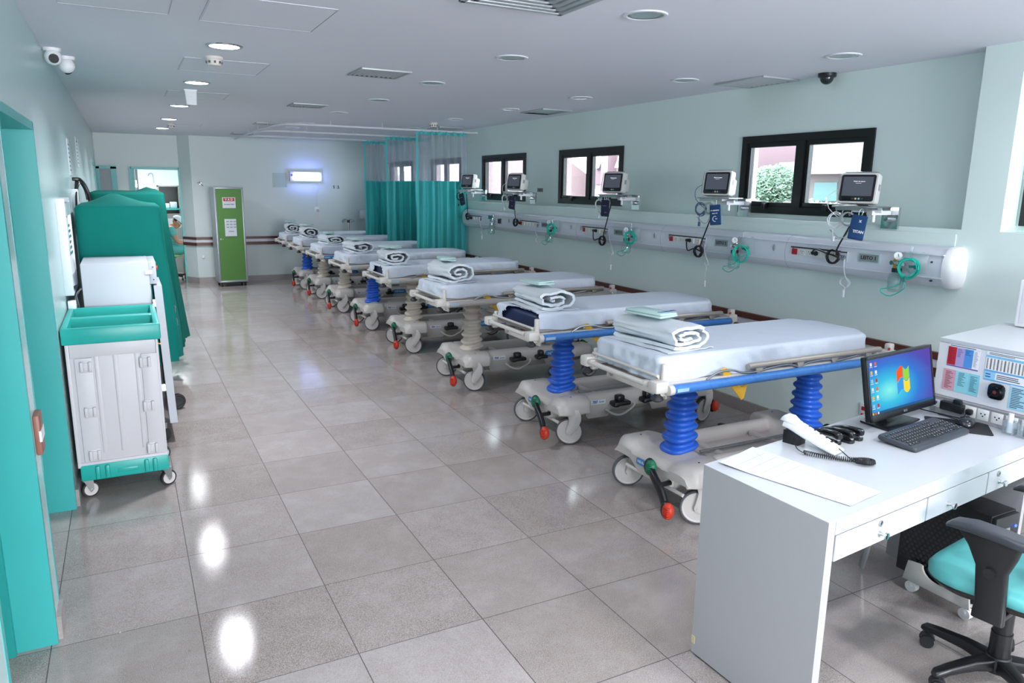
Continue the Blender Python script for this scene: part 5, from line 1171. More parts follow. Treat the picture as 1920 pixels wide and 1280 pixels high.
for k, bb_ in enumerate((.375, .435)):
    t = thing('pen_cup', ['clear plastic cup holding a white glue stick beside the console', 'clear plastic cup with a black pen at the right edge of the desk'][k], 'cup', tuple(hP(-.045, bb_, 0)), 0, 'clear cups on the desk'); F = Matrix.Translation(hP(-.045, bb_, .001))
    m = MB(); L = [[(x, y, z) for x, y in rrect(a, a, .006, 3)] for a, z in ((.044, 0), (.048, .055), (.0455, .055), (.0415, .003))]; m.loft(L, F); part('cup', m, MATS.get('cup_plastic') or clear('cup_plastic', 'f4f8fa', rough=.03, trans=.10), t)
for k, (bb_, c, r, hh, nm, lb) in enumerate(((.372, M_WHITE, .011, .085, 'glue_stick', 'white glue stick standing in the first clear cup'), (.435, M_BLACK, .008, .12, 'marker_pen', 'black pen standing in the second clear cup'))):
    m = MB(); p = hP(-.045, bb_, .0055); m.cyl(p, p+Vector((0, 0, hh*.7)), r); m.cyl(p+Vector((0, 0, hh*.7)), p+Vector((0, 0, hh)), r*1.06, r*.98); solo(nm, m, c, lb, 'stationery')
# computer tower on its grey trolley
t = thing('tower_trolley', 'grey computer trolley on white casters under the desk', 'trolley', (3.56, -1.36, 0)); tx0, tx1, ty0, ty1 = 3.475, 3.685, -1.515, -1.225
m = MB(); m.bb(tx0+.01, tx1-.01, ty0, ty1, .062, .082, bev=.004)
cut = [(ty0-.01, .05), (ty0+.005, .145), (ty0+.06, .152)]+[((ty0+ty1)/2-.07*cos(a), .150-.055*sin(a)) for a in [pi*i/10 for i in range(11)]]+[(ty1-.06, .152), (ty1-.005, .145), (ty1+.012, .05)]
for xx in (tx0-.004, tx1-.008): m.prism(cut, 0, .012, frame((0, 1, 0), (0, 0, 1), (1, 0, 0), (xx, 0, .012)), bev=.003)
part('cradle', m, mat('warm_grey_trolley', 'b4b2ae', .45), t)
for xx in (tx0+.03, tx1-.03):
    for yy in (ty0+.02, ty1-.02):
        m = MB(); m.cyl((xx-.015, yy, .027), (xx+.015, yy, .027), .026); m.sphere((xx, yy, .038), (.018, .022, .022)); m.cyl((xx, yy, .04), (xx, yy, .064), .007); part('caster', m, M_WHITE, t)
t = thing('computer_tower', 'black computer tower with perforated side standing in the grey trolley', 'computer', (3.58, -1.34, .083)); m = MB(); m.bb(3.496, 3.672, -1.545, -1.16, .084, .50, bev=.004); m.bb(3.50, 3.668, -1.565, -1.54, .09, .495, bev=.008); part('case', m, M_BLACK, t)
m = MB()
for i in range(14):
    for j in range(18): m.cyl((3.4962, -1.50+.024*i+(.012 if j % 2 else 0), .14+.018*j), (3.4952, -1.50+.024*i+(.012 if j % 2 else 0), .14+.018*j), .007, seg=6)
part('perforated_panel', m, mat('grey_holes', '2d2f33', .6), t)
m = MB(); m.bb(3.53, 3.60, -1.568, -1.56, .42, .44); m.cyl((3.64, -1.566, .44), (3.64, -1.57, .44), .006, mi=1); part('front_ports', m, [M_ALU, emission('blue_led', '3a50ff', 3)], t)
m = MB(); m.tube([(3.45, -1.02, .02), (3.43, -1.06, .2), (3.45, -1.05, .45), (3.44, -1.06, .6), (3.46, -1.08, .64)], .012); m.tube([(3.46, -1.00, .02), (3.45, -1.03, .25), (3.43, -1.04, .62)], .008); solo('cable_bundle', m, M_ALU, 'grey cable bundle hanging under the desk behind the computer tower', 'cable')
# office chair
t = thing('office_chair', 'turquoise office chair with black armrests at the desk', 'chair', (3.19, -1.80, 0)); C = Vector((3.19, -1.80, 0)); F = Matrix.Translation((3.155, -1.825, 0)) @ Matrix.Rotation(R(8), 4, 'Z')
def seatring(z, g): return [(x*(1+.10*(y > 0)), y, z+.02*max(0, -y*2.2)**2*0-.018*max(0, (y-.13))*1.6+.012*(x/.24)**2) for x, y in rrect(.50-g, .46-g, .15, 8)]
m = MB(); m.loft([seatring(z, g) for z, g in ((.438, .03), (.445, .0), (.470, -.004), (.490, .02), (.500, .07), (.503, .16), (.502, .34))], F); part('seat', m, mat('turquoise_vinyl', '54a6a6', .42, spec=.45), t, ang=60)
m = MB(); m.loft([seatring(z, g) for z, g in ((.405, .16), (.420, .03), (.440, -.002), (.444, .0))], F); m.box((0, -.02, .395), (.22, .24, .04), F, bev=.01); part('seat_shell', m, M_BLACK, t, ang=60)
m = MB()
for z0, z1, r in ((.07, .21, .036), (.21, .30, .032), (.30, .39, .027)): m.cyl((C.x, C.y, z0), (C.x, C.y, z1), r)
part('gas_column', m, M_BLACK, t)
m = MB(); m.lathe([(0, .05), (.05, .055), (.052, .10), (.04, .115), (0, .118)], Matrix.Translation((C.x, C.y, 0)), 20)
for k in range(5):
    a = R(94+72*k); d = Vector((cos(a), sin(a), 0)); s_ = Vector((-d.y, d.x, 0)); L = []
    for u, z, w_, h_ in ((.03, .085, .055, .05), (.12, .092, .046, .04), (.22, .085, .040, .032), (.275, .078, .036, .028), (.285, .074, .028, .018)):
        p = C+d*u; L.append([(p.x+s_.x*y, p.y+s_.y*y, z+zz) for y, zz in rrect(w_, h_, .008, 2)])
    m.loft(L)
part('star_base', m, M_BLACK, t, ang=45)
for k in range(5):
    a = R(94+72*k); p = C+Vector((cos(a), sin(a), 0))*.262; T = Matrix.Translation((p.x, p.y, 0)) @ Matrix.Rotation(a+[.5, -.6, 1, 0, .3][k], 4, 'Z'); m = MB()
    for s in (-1, 1): m.cyl((0, s*.006, .026), (0, s*.026, .026), .026, M=T)
    m.cyl((0, 0, .03), (0, 0, .066), .008, M=T); m.loft([[(.029*cos(b2), y, .027+.029*sin(b2)) for b2 in [R(10+16*i) for i in range(11)]] for y in (-.012, .012)], T); part('caster', m, M_BLKR, t)
for s, dx in ((-1, 0), (1, 0)):
    m = MB(); L = []
    for yy, z, w_, h_ in ((-.125, .700, .060, .022), (-.115, .700, .072, .030), (-.05, .706, .078, .034), (.05, .708, .078, .032), (.11, .700, .07, .026), (.13, .690, .05, .014)):
        L.append([(s*.275+x, yy, z+zz) for x, zz in rrect(w_, h_, .012, 4)])
    m.loft(L, F); ap = part('armrest_pad', m, mat('dark_grey_pad', '2d3038', .45), t, ang=60)
    m = MB(); L = []
    for z, w_, d_, yy in ((.395, .035, .10, -.03), (.46, .03, .095, -.03), (.58, .03, .10, -.02), (.64, .032, .15, -.015), (.69, .036, .20, 0)):
        L.append([(s*.272+x, yy+y, z) for x, y in rrect(w_, d_, .012, 3)])
    m.loft(L, F); m.cyl((s*.272+s*.015, -.02, .57), (s*.272+s*.026, -.02, .57), .018, M=F); m.bb(s*.08, s*.285, -.07, .01, .395, .418, F, bev=.004); part('armrest_support', m, M_BLACK, t, ang=50)
m = MB(); L = []
for z, w_, yy in ((.62, .30, -.235), (.66, .40, -.24), (.78, .43, -.255), (.92, .42, -.275), (1.02, .38, -.285), (1.06, .28, -.285)): L.append([(x, yy+y, z) for x, y in rrect(w_, .06, .028, 4)])
m.loft(L, F); part('backrest', m, MATS['turquoise_vinyl'], t, ang=60); m = MB(); m.tube([(0, -.1, .40), (0, -.26, .42), (0, -.295, .55), (0, -.29, .75)], .02, M=F); part('back_support', m, M_BLACK, t)
# ------------------------------------------------------------------ ceiling fittings
M_GLOW = emission('lamp_glow', 'f4fbff', 5)
M_FROST = mat('frosted_glass', '9fb0b2', .25, spec=.5)
order = ['first', 'second', 'third', 'fourth', 'fifth', 'sixth', 'seventh']
def downlight(x, y, lit, label, group):
    t = thing('ceiling_downlight', label, 'ceiling light', (x, y, H-.012), 0, group); T = Matrix.Translation((x, y, H))
    m = MB(); m.lathe([(.086, -.003), (.088, -.006), (.096, -.008), (.106, -.006), (.109, .0)], T, 32, cap=False); m.solid(.001); rg = part('rim', m, M_CHROME if lit else M_WHITEP, t)
    if lit: m = MB(); m.lathe([(0, -.012), (.06, -.0105), (.089, -.006)], T, 32, cap=False); part('diffuser', m, M_GLOW, t)
    else:
        m = MB(); m.lathe([(.083, -.004), (.075, -.003), (.060, .001)], T, 32, cap=False); part('reflector', m, M_CHROME, t)
        m = MB(); m.lathe([(0, -.0015), (.076, -.0025)], T, 32, cap=False); part('glass', m, M_FROST, t)
for i, y in enumerate(LEFT_Y): downlight(1.03, y, True, 'lit round ceiling light of the left row, %s from the front' % order[i], 'lit ceiling lights')
for i, y in enumerate((-.05, 1.36, 2.77, 4.21, 5.74, 7.5, 8.4)): downlight(2.72, y, False, 'unlit round ceiling light of the middle row, %s from the front' % order[i], 'unlit ceiling lights')
for i, y in enumerate((.2, 1.54, 2.94, 4.24, 5.70, 7.4)): downlight([4.435, 4.317, 4.267, 4.19, 4.17, 4.25][i], y, False, 'unlit round ceiling light near the window wall, %s from the front' % order[i], 'unlit ceiling lights')
for i, (x, y) in enumerate(BACK): downlight(x, y, True, 'lit round ceiling light behind the viewer over the near end of the room', 'lit ceiling lights behind the viewer')
M_VENT = mat('grey_vent', 'b4b8bd', .45, .3); M_VDARK = mat('vent_dark', '3c4043', .7)
def vent(x0, x1, y0, y1, label, along='x', frost=False, n=9):
    t = thing('ceiling_vent', label, 'vent', ((x0+x1)/2, (y0+y1)/2, H-.02), 0, 'ceiling vents'); f = .022
    m = MB(); m.bb(x0, x1, y0, y0+f, H-.014, H, bev=.003); m.bb(x0, x1, y1-f, y1, H-.014, H, bev=.003); m.bb(x0, x0+f, y0+f, y1-f, H-.014, H, bev=.003); m.bb(x1-f, x1, y0+f, y1-f, H-.014, H, bev=.003); part('frame', m, M_VENT, t)
    m = MB(); m.bb(x0+f, x1-f, y0+f, y1-f, H-.003, H-.001); part('backing', m, M_VDARK if not frost else M_FROST, t)
    if frost: return
    m = MB()
    for i in range(n):
        k = (i+.5)/n
        if along == 'x': yy = lerp(y0+f, y1-f, k); m.loft([[(x, yy-.008, H-.003), (x, yy+.008, H-.014), (x, yy+.010, H-.013), (x, yy-.006, H-.002)] for x in (x0+f, x1-f)])
        else: xx = lerp(x0+f, x1-f, k); m.loft([[(xx-.008, y, H-.003), (xx+.008, y, H-.014), (xx+.010, y, H-.013), (xx-.006, y, H-.002)] for y in (y0+f, y1-f)])
    part('louvres', m, M_VENT, t)
vent(1.99, 2.37, 2.27, 2.66, 'square louvred ceiling vent left of centre, nearest the front', 'y'); vent(2.04, 2.40, 4.93, 5.29, 'square ceiling vent left of centre, second from the front', 'y'); vent(2.10, 2.43, 7.72, 8.06, 'small ceiling vent in front of the curtain track'); vent(2.11, 2.43, 10.2, 10.6, 'small ceiling vent beyond the curtain track corner')
vent(4.63, 5.0, 1.04, 1.56, 'dark louvred ceiling vent beside the black dome camera', 'x'); vent(4.44, 4.81, 3.95, 4.47, 'pale square ceiling panel by the window wall', frost=True); vent(4.45, 4.82, 6.9, 7.4, 'far ceiling vent above the nearest curtain', 'x')
t = thing('ceiling_vent', 'large stepped square air diffuser at the top edge over the room centre', 'vent', (2.15, -.1, H-.03), 0, 'ceiling vents'); m = MB(); vx0, vx1, vy0, vy1 = 1.80, 2.335, -.42, .10
for k in range(5):
    i = .045*k; a, b_, c, d = vx0+i, vx1-i, vy0+i, vy1-i; z = H-.022+.002*k
    for q in ((a, b_, c, c+.03), (a, b_, d-.03, d), (a, a+.03, c, d), (b_-.03, b_, c, d)): m.bb(*q, z, H, bev=.004)
part('louvres', m, M_VENT, t)
def smoke(x, y, label, s=1):
    t = thing('smoke_detector', label, 'smoke detector', (x, y, H-.06), 0, 'smoke detectors'); T = Matrix.Translation((x, y, H))
    m = MB(); m.lathe([(.055*s, 0), (.055*s, -.012), (.050*s, -.018), (.046*s, -.022), (.042*s, -.048), (.036*s, -.055), (0, -.056)], T, 28); part('body', m, mat('cream_detector', 'ddd5cf', .45), t)
    m = MB()
    for k in range(8): a = 2*pi*k/8; m.box((.044*s*cos(a), .044*s*sin(a), -.036), (.012, .012, .014), T)
    part('slots', m, M_DARK, t)
smoke(1.017, 2.40, 'cream smoke detector behind the first lit ceiling light', 1.05); smoke(1.095, 8.85, 'cream smoke detector between the last two lit ceiling lights'); smoke(4.16, 6.4, 'cream smoke detector above the nearest curtain')
t = thing('motion_sensor', 'white box sensor hanging from the ceiling behind the second lit light', 'sensor', (1.023, 4.42, H-.15)); m = MB(); m.loft([[(1.023+x, 4.42+y+dy, z) for x, y in rrect(w_, .04, .008, 3)] for w_, z, dy in ((.085, H-.135, -.03), (.105, H-.005, 0))]); m.box((1.023, 4.42, H-.004), (.11, .05, .008)); part('case', m, M_WHITE, t); m = MB(); m.box((1.023, 4.385, H-.115), (.045, .004, .02)); m.box((1.023, 4.39, H-.065), (.006, .01, .006)); part('label', m, M_ALU, t)
t = thing('dome_camera', 'black dome security camera on the ceiling edge above the right wall', 'camera', (4.94, .74, H-.07)); m = MB(); T = Matrix.Translation((4.94, .74, H)); m.lathe([(.062, 0), (.062, -.022), (.055, -.028), (0, -.028)], T, 28); part('base', m, M_BLACK, t); m = MB(); m.sphere((4.94, .74, H-.03), (.047, .047, .047)); part('dome', m, mat('smoked_dome', '1c2426', .08, spec=.7), t)
M_SEAM = mat('ceiling_seam', 'c9c8d0', .7)
def panel(x0, x1, y0, y1, label):
    m = MB(); w_ = .003
    for a, b_, c, d in ((x0, x1, y0, y0+w_), (x0, x1, y1-w_, y1), (x0, x0+w_, y0, y1), (x1-w_, x1, y0, y1)): m.bb(a, b_, c, d, H-.003, H)
    m.bb(x0+.008, x1-.008, y0+.008, y1-.008, H-.002, H, mi=1); solo('ceiling_hatch', m, [M_SEAM, M_CEIL], label, 'hatch', 'ceiling access hatches')
panel(.825, 1.40, .61, 1.22, 'square ceiling hatch in front of the first lit light'); panel(.84, 1.40, 2.50, 3.14, 'square ceiling hatch around the first smoke detector'); panel(.84, 1.38, 4.55, 5.1, 'square ceiling hatch behind the white box sensor'); panel(.2, .68, .62, 1.16, 'square ceiling hatch in the upper left corner'); panel(1.12, 1.5, 8.6, 9.1, 'faint ceiling hatch beside the far smoke detector')
# ------------------------------------------------------------------ curtain tracks and curtains
M_TRK = mat('white_track', 'd7d8de', .4); ZT = 2.57
def track(pts, label, rods):
    t = thing('curtain_track', label, 'curtain track', tuple(pts[0]), 0, 'curtain tracks'); m = MB(); P = pts; m.tube(P, .014, seg=8, n=8); part('rail', m, M_TRK, t)
    for x, y in rods: m = MB(); m.cyl((x, y, ZT), (x, y, H), .005, seg=8); part('hanger_rod', m, M_TRK, t)
TY = (6.87, 8.32, 9.68)
track([(XR-.0, TY[0], ZT), (4.4, TY[0], ZT), (3.2, TY[0], ZT), (2.6, TY[0], ZT), (2.36, TY[0]+.08, ZT), (2.26, TY[0]+.35, ZT), (2.24, TY[0]+.9, ZT), (2.22, 8.6, ZT), (2.22, 10.9, ZT)], 'white curtain track in front, curving back along the bed ends', [(4.4, TY[0]), (3.6, TY[0]), (2.9, TY[0]), (2.24, 7.7), (2.22, 8.4), (2.22, 9.3), (2.22, 10.3)])
track([(XR, TY[1], ZT), (3.2, TY[1], ZT), (2.6, TY[1], ZT), (2.37, TY[1]+.07, ZT), (2.27, TY[1]+.3, ZT), (2.25, TY[1]+.6, ZT)], 'white curtain track in the middle', [(4.3, TY[1]), (3.6, TY[1]), (2.9, TY[1])])
track([(XR, TY[2], ZT), (3.2, TY[2], ZT), (2.65, TY[2], ZT), (2.4, TY[2]+.07, ZT), (2.28, TY[2]+.3, ZT), (2.25, TY[2]+.6, ZT)], 'white curtain track at the back', [(4.3, TY[2]), (3.6, TY[2]), (2.9, TY[2])])
M_CURT = mat('teal_curtain', '66d0d4', .75, spec=.2, bump=.04, bscale=50); M_CURTH = mat('teal_curtain_hem', '66d0d4', .7)
def translucent(m, col, f):
    nt = m.node_tree; o = [n for n in nt.nodes if n.type == 'OUTPUT_MATERIAL'][0]; b_ = nt.nodes['Principled BSDF']
    tr = nt.nodes.new('ShaderNodeBsdfTranslucent'); tr.inputs[0].default_value = lin(col); mx = nt.nodes.new('ShaderNodeMixShader'); mx.inputs[0].default_value = f
    nt.links.new(b_.outputs[0], mx.inputs[1]); nt.links.new(tr.outputs[0], mx.inputs[2]); nt.links.new(mx.outputs[0], o.inputs[0])
translucent(M_CURT, '8af0ea', .45); translucent(M_CURTH, '8af0ea', .45)
def net_mat():
    m = bpy.data.materials.new('white_netting'); m.use_nodes = True; nt = m.node_tree; N = nt.nodes; L = nt.links; N.clear()
    t = N.new('ShaderNodeBsdfTransparent'); d = N.new('ShaderNodeBsdfDiffuse'); d.inputs[0].default_value = lin('c3c9d6'); tr = N.new('ShaderNodeBsdfTranslucent'); tr.inputs[0].default_value = lin('c3c9d6')
    a = N.new('ShaderNodeMixShader'); a.inputs[0].default_value = .45; L.new(d.outputs[0], a.inputs[1]); L.new(tr.outputs[0], a.inputs[2])
    b_ = N.new('ShaderNodeMixShader'); b_.inputs[0].default_value = .42; L.new(t.outputs[0], b_.inputs[1]); L.new(a.outputs[0], b_.inputs[2]); o = N.new('ShaderNodeOutputMaterial'); L.new(b_.outputs[0], o.inputs[0]); return m
M_NET = net_mat()
def curtain(x0, x1, y, seed, label, folds):
    t = thing('privacy_curtain', label, 'curtain', ((x0+x1)/2, y, .38), 0, 'privacy curtains'); zs, ze = 1.885, .38
    def yo(u, amp): 
        s = u*folds+.35*nz(u*5, seed, 0); s2 = sin(2*pi*s); return y+amp*(math.copysign(abs(s2)**.7, s2)+.35*sin(2*pi*s*2.3+seed)+.4*nz(u*9, seed, 4))
    xo = lambda u, v: lerp(x0, x1, u)+.012*nz(u*7, v*2, seed)-.015*(1-v)*(u < .05)
    m = MB(); m.grid(lambda u, v: Vector((xo(u, v), yo(u, .042+.014*(1-v)), lerp(ze, zs, v))), 150, 10); m.solid(.002); part('teal_cloth', m, M_CURT, t, ang=70)
    m = MB(); m.grid(lambda u, v: Vector((xo(u, 1), yo(u, .036), lerp(zs, ZT-.045, v))), 120, 6); part('netting', m, M_NET, t, ang=70)
    m = MB()
    m.grid(lambda u, v: Vector((xo(u, 1)+.008*sin(u*70+v*3), yo(u, .036)+.010*sin(u*90)*sin(pi*v), lerp(ZT-.06, ZT-.010, v)+.008*sin(u*90+1))), 240, 4)
    part('header_band', m, M_CURTH, t, ang=70)
    m = MB(); m.grid(lambda u, v: Vector((x0-.018+.03*u, yo(0, .03)-.006, lerp(ze, ZT-.02, v))), 2, 12); m.solid(.002); part('edge_hem', m, M_CURTH, t)
curtain(4.10, 4.86, TY[0], 1, 'teal curtain with white netting top, nearest of the three', 6.5); curtain(4.13, 4.86, TY[1], 2, 'teal curtain with white netting top, middle of the three', 6); curtain(4.17, 4.86, TY[2], 5, 'teal curtain with white netting top, farthest of the three', 7)
# ------------------------------------------------------------------ far wall
t = thing('green_cabinet', 'tall narrow green cabinet on black casters marked with a red sign by the end wall', 'cabinet', (2.03, 11.0, 0), R(6)); 
ROOT[t.name] = (Matrix.Translation((2.03, 11.0, 0)) @ Matrix.Rotation(R(6), 4, 'Z')).inverted()
Lp = lambda n, m, mt, par=t, **k: part(n, m, mt, par, local=True, **k)
cw, cdp, z0, z1 = .49, .36, .075, 1.745
m = MB(); m.bb(-cw/2, cw/2, -cdp/2+.012, cdp/2, z0, z1); f = .03
m.bb(-cw/2-.002, -cw/2+f, -cdp/2, -cdp/2+.03, z0, z1, bev=.004); m.bb(cw/2-f, cw/2+.002, -cdp/2, -cdp/2+.03, z0, z1, bev=.004); m.bb(-cw/2, cw/2, -cdp/2, -cdp/2+.03, z1-f, z1, bev=.004); m.bb(-cw/2, cw/2, -cdp/2, -cdp/2+.03, z0, z0+.035, bev=.004); Lp('body', m, mat('grey_aluminium_frame', 'a3a8ad', .4, .5))
m = MB(); m.bb(-cw/2+f, cw/2-f, -cdp/2+.004, -cdp/2+.02, z0+.035, z1-f); dr = Lp('door', m, mat('green_panel', '4f8038', .45, var=.04, vscale=5)); 
m = MB(); m.bb(-cw/2+.055, -cw/2+.075, -cdp/2-.002, -cdp/2+.01, .83, .86); m.cyl((-cw/2+.1, -cdp/2+.004, .84), (-cw/2+.1, -cdp/2-.004, .84), .008); Lp('lock', m, M_STEEL, dr)
m = MB(); m.bb(-.115, .105, -cdp/2-.002, -cdp/2+.006, 1.385, 1.57); sg = Lp('sign', m, M_PAPER, dr, label='white sign with a red VAD band'); m = MB(); m.bb(-.10, .09, -cdp/2-.004, -cdp/2, 1.505, 1.56); Lp('red_band', m, M_REDS, sg)
m = MB(); m.text('V A D', .052, frame((1, 0, 0), (0, 0, 1), (0, -1, 0), (-.005, -cdp/2-.0046, 1.532)), bold=.0012); Lp('lettering', m, M_WHITE, sg); m = MB(); m.text('Via Aérea Difícil', .026, frame((1, 0, 0), (0, 0, 1), (0, -1, 0), (-.005, -cdp/2-.0026, 1.45)), bold=.0006); Lp('lettering', m, M_DARK, sg)
m = MB(); m.bb(-.10, .095, -cdp/2-.012, -cdp/2+.004, .895, 1.195); 
for i in range(9): m.bb(-.075+.06*(i % 3), -.03+.06*(i % 3), -cdp/2-.0135, -cdp/2-.011, 1.14-.05*(i//3), 1.165-.05*(i//3), mi=1)
m.bb(-.04, .05, -cdp/2-.0135, -cdp/2-.011, .97, .99, mi=1); Lp('paper_sheet', m, [M_PAPER, mat('grey_print2', 'a0a4ac', .7)], dr)
for xx in (-.2, .2):
    for yy in (-.13, .13): m = MB(); m.cyl((xx-.014, yy, .035), (xx+.014, yy, .035), .034); m.box((xx, yy+.01, .06), (.04, .05, .03), bev=.006); Lp('caster', m, M_BLACK)
m = MB(); m.bb(-.23, .23, -.16, .16, .055, .078); Lp('plinth', m, M_BLACK)
# emergency lamp with its switch box and cord
t = thing('wall_lamp', 'glowing bluish lamp box on the end wall', 'lamp', (3.55, YF, 1.87)); m = MB(); m.bb(3.235, 3.84, YF-.06, YF, 1.865, 2.05, bev=.004); part('housing', m, M_WHITEP, t); m = MB(); m.bb(3.32, 3.80, YF-.085, YF-.058, 1.875, 2.04, bev=.012); part('diffuser', m, emission('blue_white_glow', 'a0b2ff', 1.7), t); m = MB(); m.bb(3.24, 3.305, YF-.07, YF-.055, 1.88, 2.035); m.bb(3.255, 3.29, YF-.074, YF-.068, 1.96, 2.0, mi=1); part('switch_box', m, [mat('pinkish_grey_box', 'b3a4ad', .5), M_DARK], t)
m = MB(); m.tube([(3.80, YF-.02, 1.87), (3.79, YF-.012, 1.75), (3.74, YF-.012, 1.6), (3.735, YF-.012, 1.38)], .003, seg=5); part('cord', m, M_ALU, t)
t = thing('wall_outlet', 'white square outlet on the end wall below the lamp', 'outlet', (3.73, YF-.012, 1.28)); m = MB(); m.bb(3.69, 3.775, YF-.012, YF, 1.275, 1.385, bev=.003); part('plate', m, M_WHITE, t); m = MB(); m.bb(3.725, 3.76, YF-.04, YF-.01, 1.30, 1.34, bev=.004); part('plug', m, M_ALU, t)
t = thing('wall_panel', 'flush square inspection panel on the end wall left of the lamp', 'panel', (3.06, YF-.01, 1.755)); m = MB(); m.bb(2.93, 3.19, YF-.008, YF, 1.755, 2.015); part('cover', m, mat('mint_panel', 'b3c4bf', .5), t); m = MB()
for xx in (2.95, 3.17):
    for zz in (1.775, 1.995): m.cyl((xx, YF-.007, zz), (xx, YF-.010, zz), .005, seg=8)
part('screws', m, M_DARK, t)
for i, xx in enumerate((4.08, 4.17)): m = MB(); m.tube([(xx, YF, 1.79), (xx, YF-.02, 1.79), (xx, YF-.022, 1.76), (xx, YF-.035, 1.745), (xx, YF-.04, 1.76)], .006, seg=6); solo('wall_hook', m, M_BLACK, 'small black hook on the end wall, %s of the pair' % ('left' if i == 0 else 'right'), 'hook', 'wall hooks')
t = thing('wall_valve', 'small metal valve on the end wall left of the green cabinet', 'valve', (1.66, YF-.04, 1.75)); m = MB(); m.cyl((1.66, YF, 1.80), (1.66, YF-.04, 1.80), .02); m.tube([(1.61, YF-.04, 1.82), (1.66, YF-.045, 1.80), (1.70, YF-.04, 1.76)], .008); m.tube([(1.64, YF-.04, 1.84), (1.68, YF-.04, 1.78)], .006, n=1); part('body', m, M_STEEL, t)
t = thing('door_stop', 'round white door stop on the end wall below the bumper strip', 'door stop', (1.62, YF-.03, .45)); m = MB(); m.cyl((1.62, YF, .48), (1.62, YF-.03, .48), .03, .022); part('body', m, M_WHITE, t)
t = thing('drip_stand', 'steel drip stand with four hooks behind the far stretchers', 'drip stand', (4.19, 10.95, 0)); m = MB(); m.cyl((4.19, 10.95, .05), (4.19, 10.95, .7), .014); m.cyl((4.19, 10.95, .7), (4.19, 10.95, 1.16), .016); part('pole', m, M_STEEL, t); m = MB()
for a in range(4): d = Vector((cos(a*pi/2+.3), sin(a*pi/2+.3), 0)); b_ = Vector((4.19, 10.95, 1.15)); m.tube([b_, b_+d*.08+Vector((0, 0, .02)), b_+d*.13+Vector((0, 0, -.01)), b_+d*.12+Vector((0, 0, -.035)), b_+d*.10+Vector((0, 0, -.02))], .006, seg=6)
part('hooks', m, M_STEEL, t); m = MB(); m.box((4.19, 10.95, 1.13), (.05, .05, .05), bev=.01); part('clamp', m, M_BLACK, t)
m = MB()
for a in range(5): d = Vector((cos(a*2*pi/5), sin(a*2*pi/5), 0))*.2; m.tube([(4.19, 10.95, .08), (4.19+d.x, 10.95+d.y, .025)], .014, n=1); m.sphere((4.19+d.x, 10.95+d.y, .025), .025, u=8, v=6)
part('foot', m, M_STEEL, t)
m = MB(); m.bb(4.57, 4.68, YF-.07, YF, 1.15, 1.32, bev=.006); solo('soap_dispenser', m, M_WHITE, 'white dispenser on the end wall beside the farthest curtain', 'dispenser')
# ------------------------------------------------------------------ room behind the far doorway
t = thing('shelf_unit', 'pale cupboard with a teal shelf in the room behind the far doorway', 'shelf unit', (1.25, 13.5, 0)); m = MB(); m.bb(1.02, 1.42, 13.75, 13.78, 0, 1.75); m.bb(1.02, 1.045, 13.4, 13.76, 0, 1.75); m.bb(1.395, 1.42, 13.4, 13.76, 0, 1.75); m.bb(1.02, 1.42, 13.4, 13.76, 1.73, 1.755); m.bb(1.03, 1.41, 13.41, 13.74, .0, 1.20); part('body', m, mat('grey_cupboard', '9a9896', .5), t); m = MB(); m.bb(1.02, 1.425, 13.38, 13.76, 1.27, 1.305); part('shelf', m, M_TEAL, t); m = MB(); m.bb(1.15, 1.30, 13.402, 13.408, .95, 1.10); part('paper_sheet', m, M_PAPER, t)
m = MB(); m.bb(1.08, 1.22, 13.45, 13.62, 1.306, 1.40, bev=.01); solo('supply_box', m, M_WHITE, 'white box on the teal shelf, left one', 'box', 'boxes on the teal shelf'); m = MB(); m.bb(1.23, 1.36, 13.45, 13.62, 1.306, 1.43, bev=.01); solo('supply_box', m, M_PAPER, 'white box on the teal shelf, right one', 'box', 'boxes on the teal shelf')
m = MB(); m.tube([(.92, 14.99, 1.95), (.95, 14.97, 2.0), (1.0, 14.97, 2.0), (1.02, 14.98, 1.9), (1.02, 14.98, 1.8)], .008, seg=6); solo('wall_cable', m, M_ALU, 'thin grey cable on the back wall of the far room', 'cable')
# stool
SX, SY = 1.12, 12.25
t = thing('swivel_stool', 'green swivel stool with black back under the seated person', 'stool', (SX, SY, 0)); m = MB(); m.lathe([(0, .44), (.17, .44), (.19, .455), (.19, .475), (.16, .49), (0, .49)], M_((SX, SY, 0)), 28); part('seat', m, mat('lime_seat', '8fcf7f', .5), t); m = MB(); m.cyl((SX, SY, .08), (SX, SY, .44), .025); m.tube([(SX-.1, SY, .42), (SX-.25, SY-.02, .44), (SX-.27, SY-.03, .6)], .012); 
part('column', m, M_BLACK, t); m = MB(); m.loft([[(SX-.20+.04*abs(a)*0+.02*(1-a*a), SY-.03+.19*a*k, .70+h_*k*.99) for a, h_ in ((-.9, -.1), (-1, 0), (-.9, .12), (0, .15), (.9, .12), (1, 0), (.9, -.1), (0, -.14))] for k in (1,)]+[[(SX-.25, SY-.03+.19*a, .70+h_) for a, h_ in ((-.9, -.1), (-1, 0), (-.9, .12), (0, .15), (.9, .12), (1, 0), (.9, -.1), (0, -.14))]]); part('backrest', m, M_BLACK, t)
for k in range(5):
    a = 2*pi*k/5+.4; d = Vector((cos(a), sin(a), 0)); m = MB(); m.tube([(SX, SY, .10), tuple(Vector((SX, SY, .075))+d*.24)], .02, n=1); part('leg', m, M_BLACK, t); m = MB(); p = Vector((SX, SY, 0))+d*.24; m.cyl(p+Vector((-.015, 0, .027)), p+Vector((.015, 0, .027)), .027, seg=12); part('caster', m, M_BLKR, t)
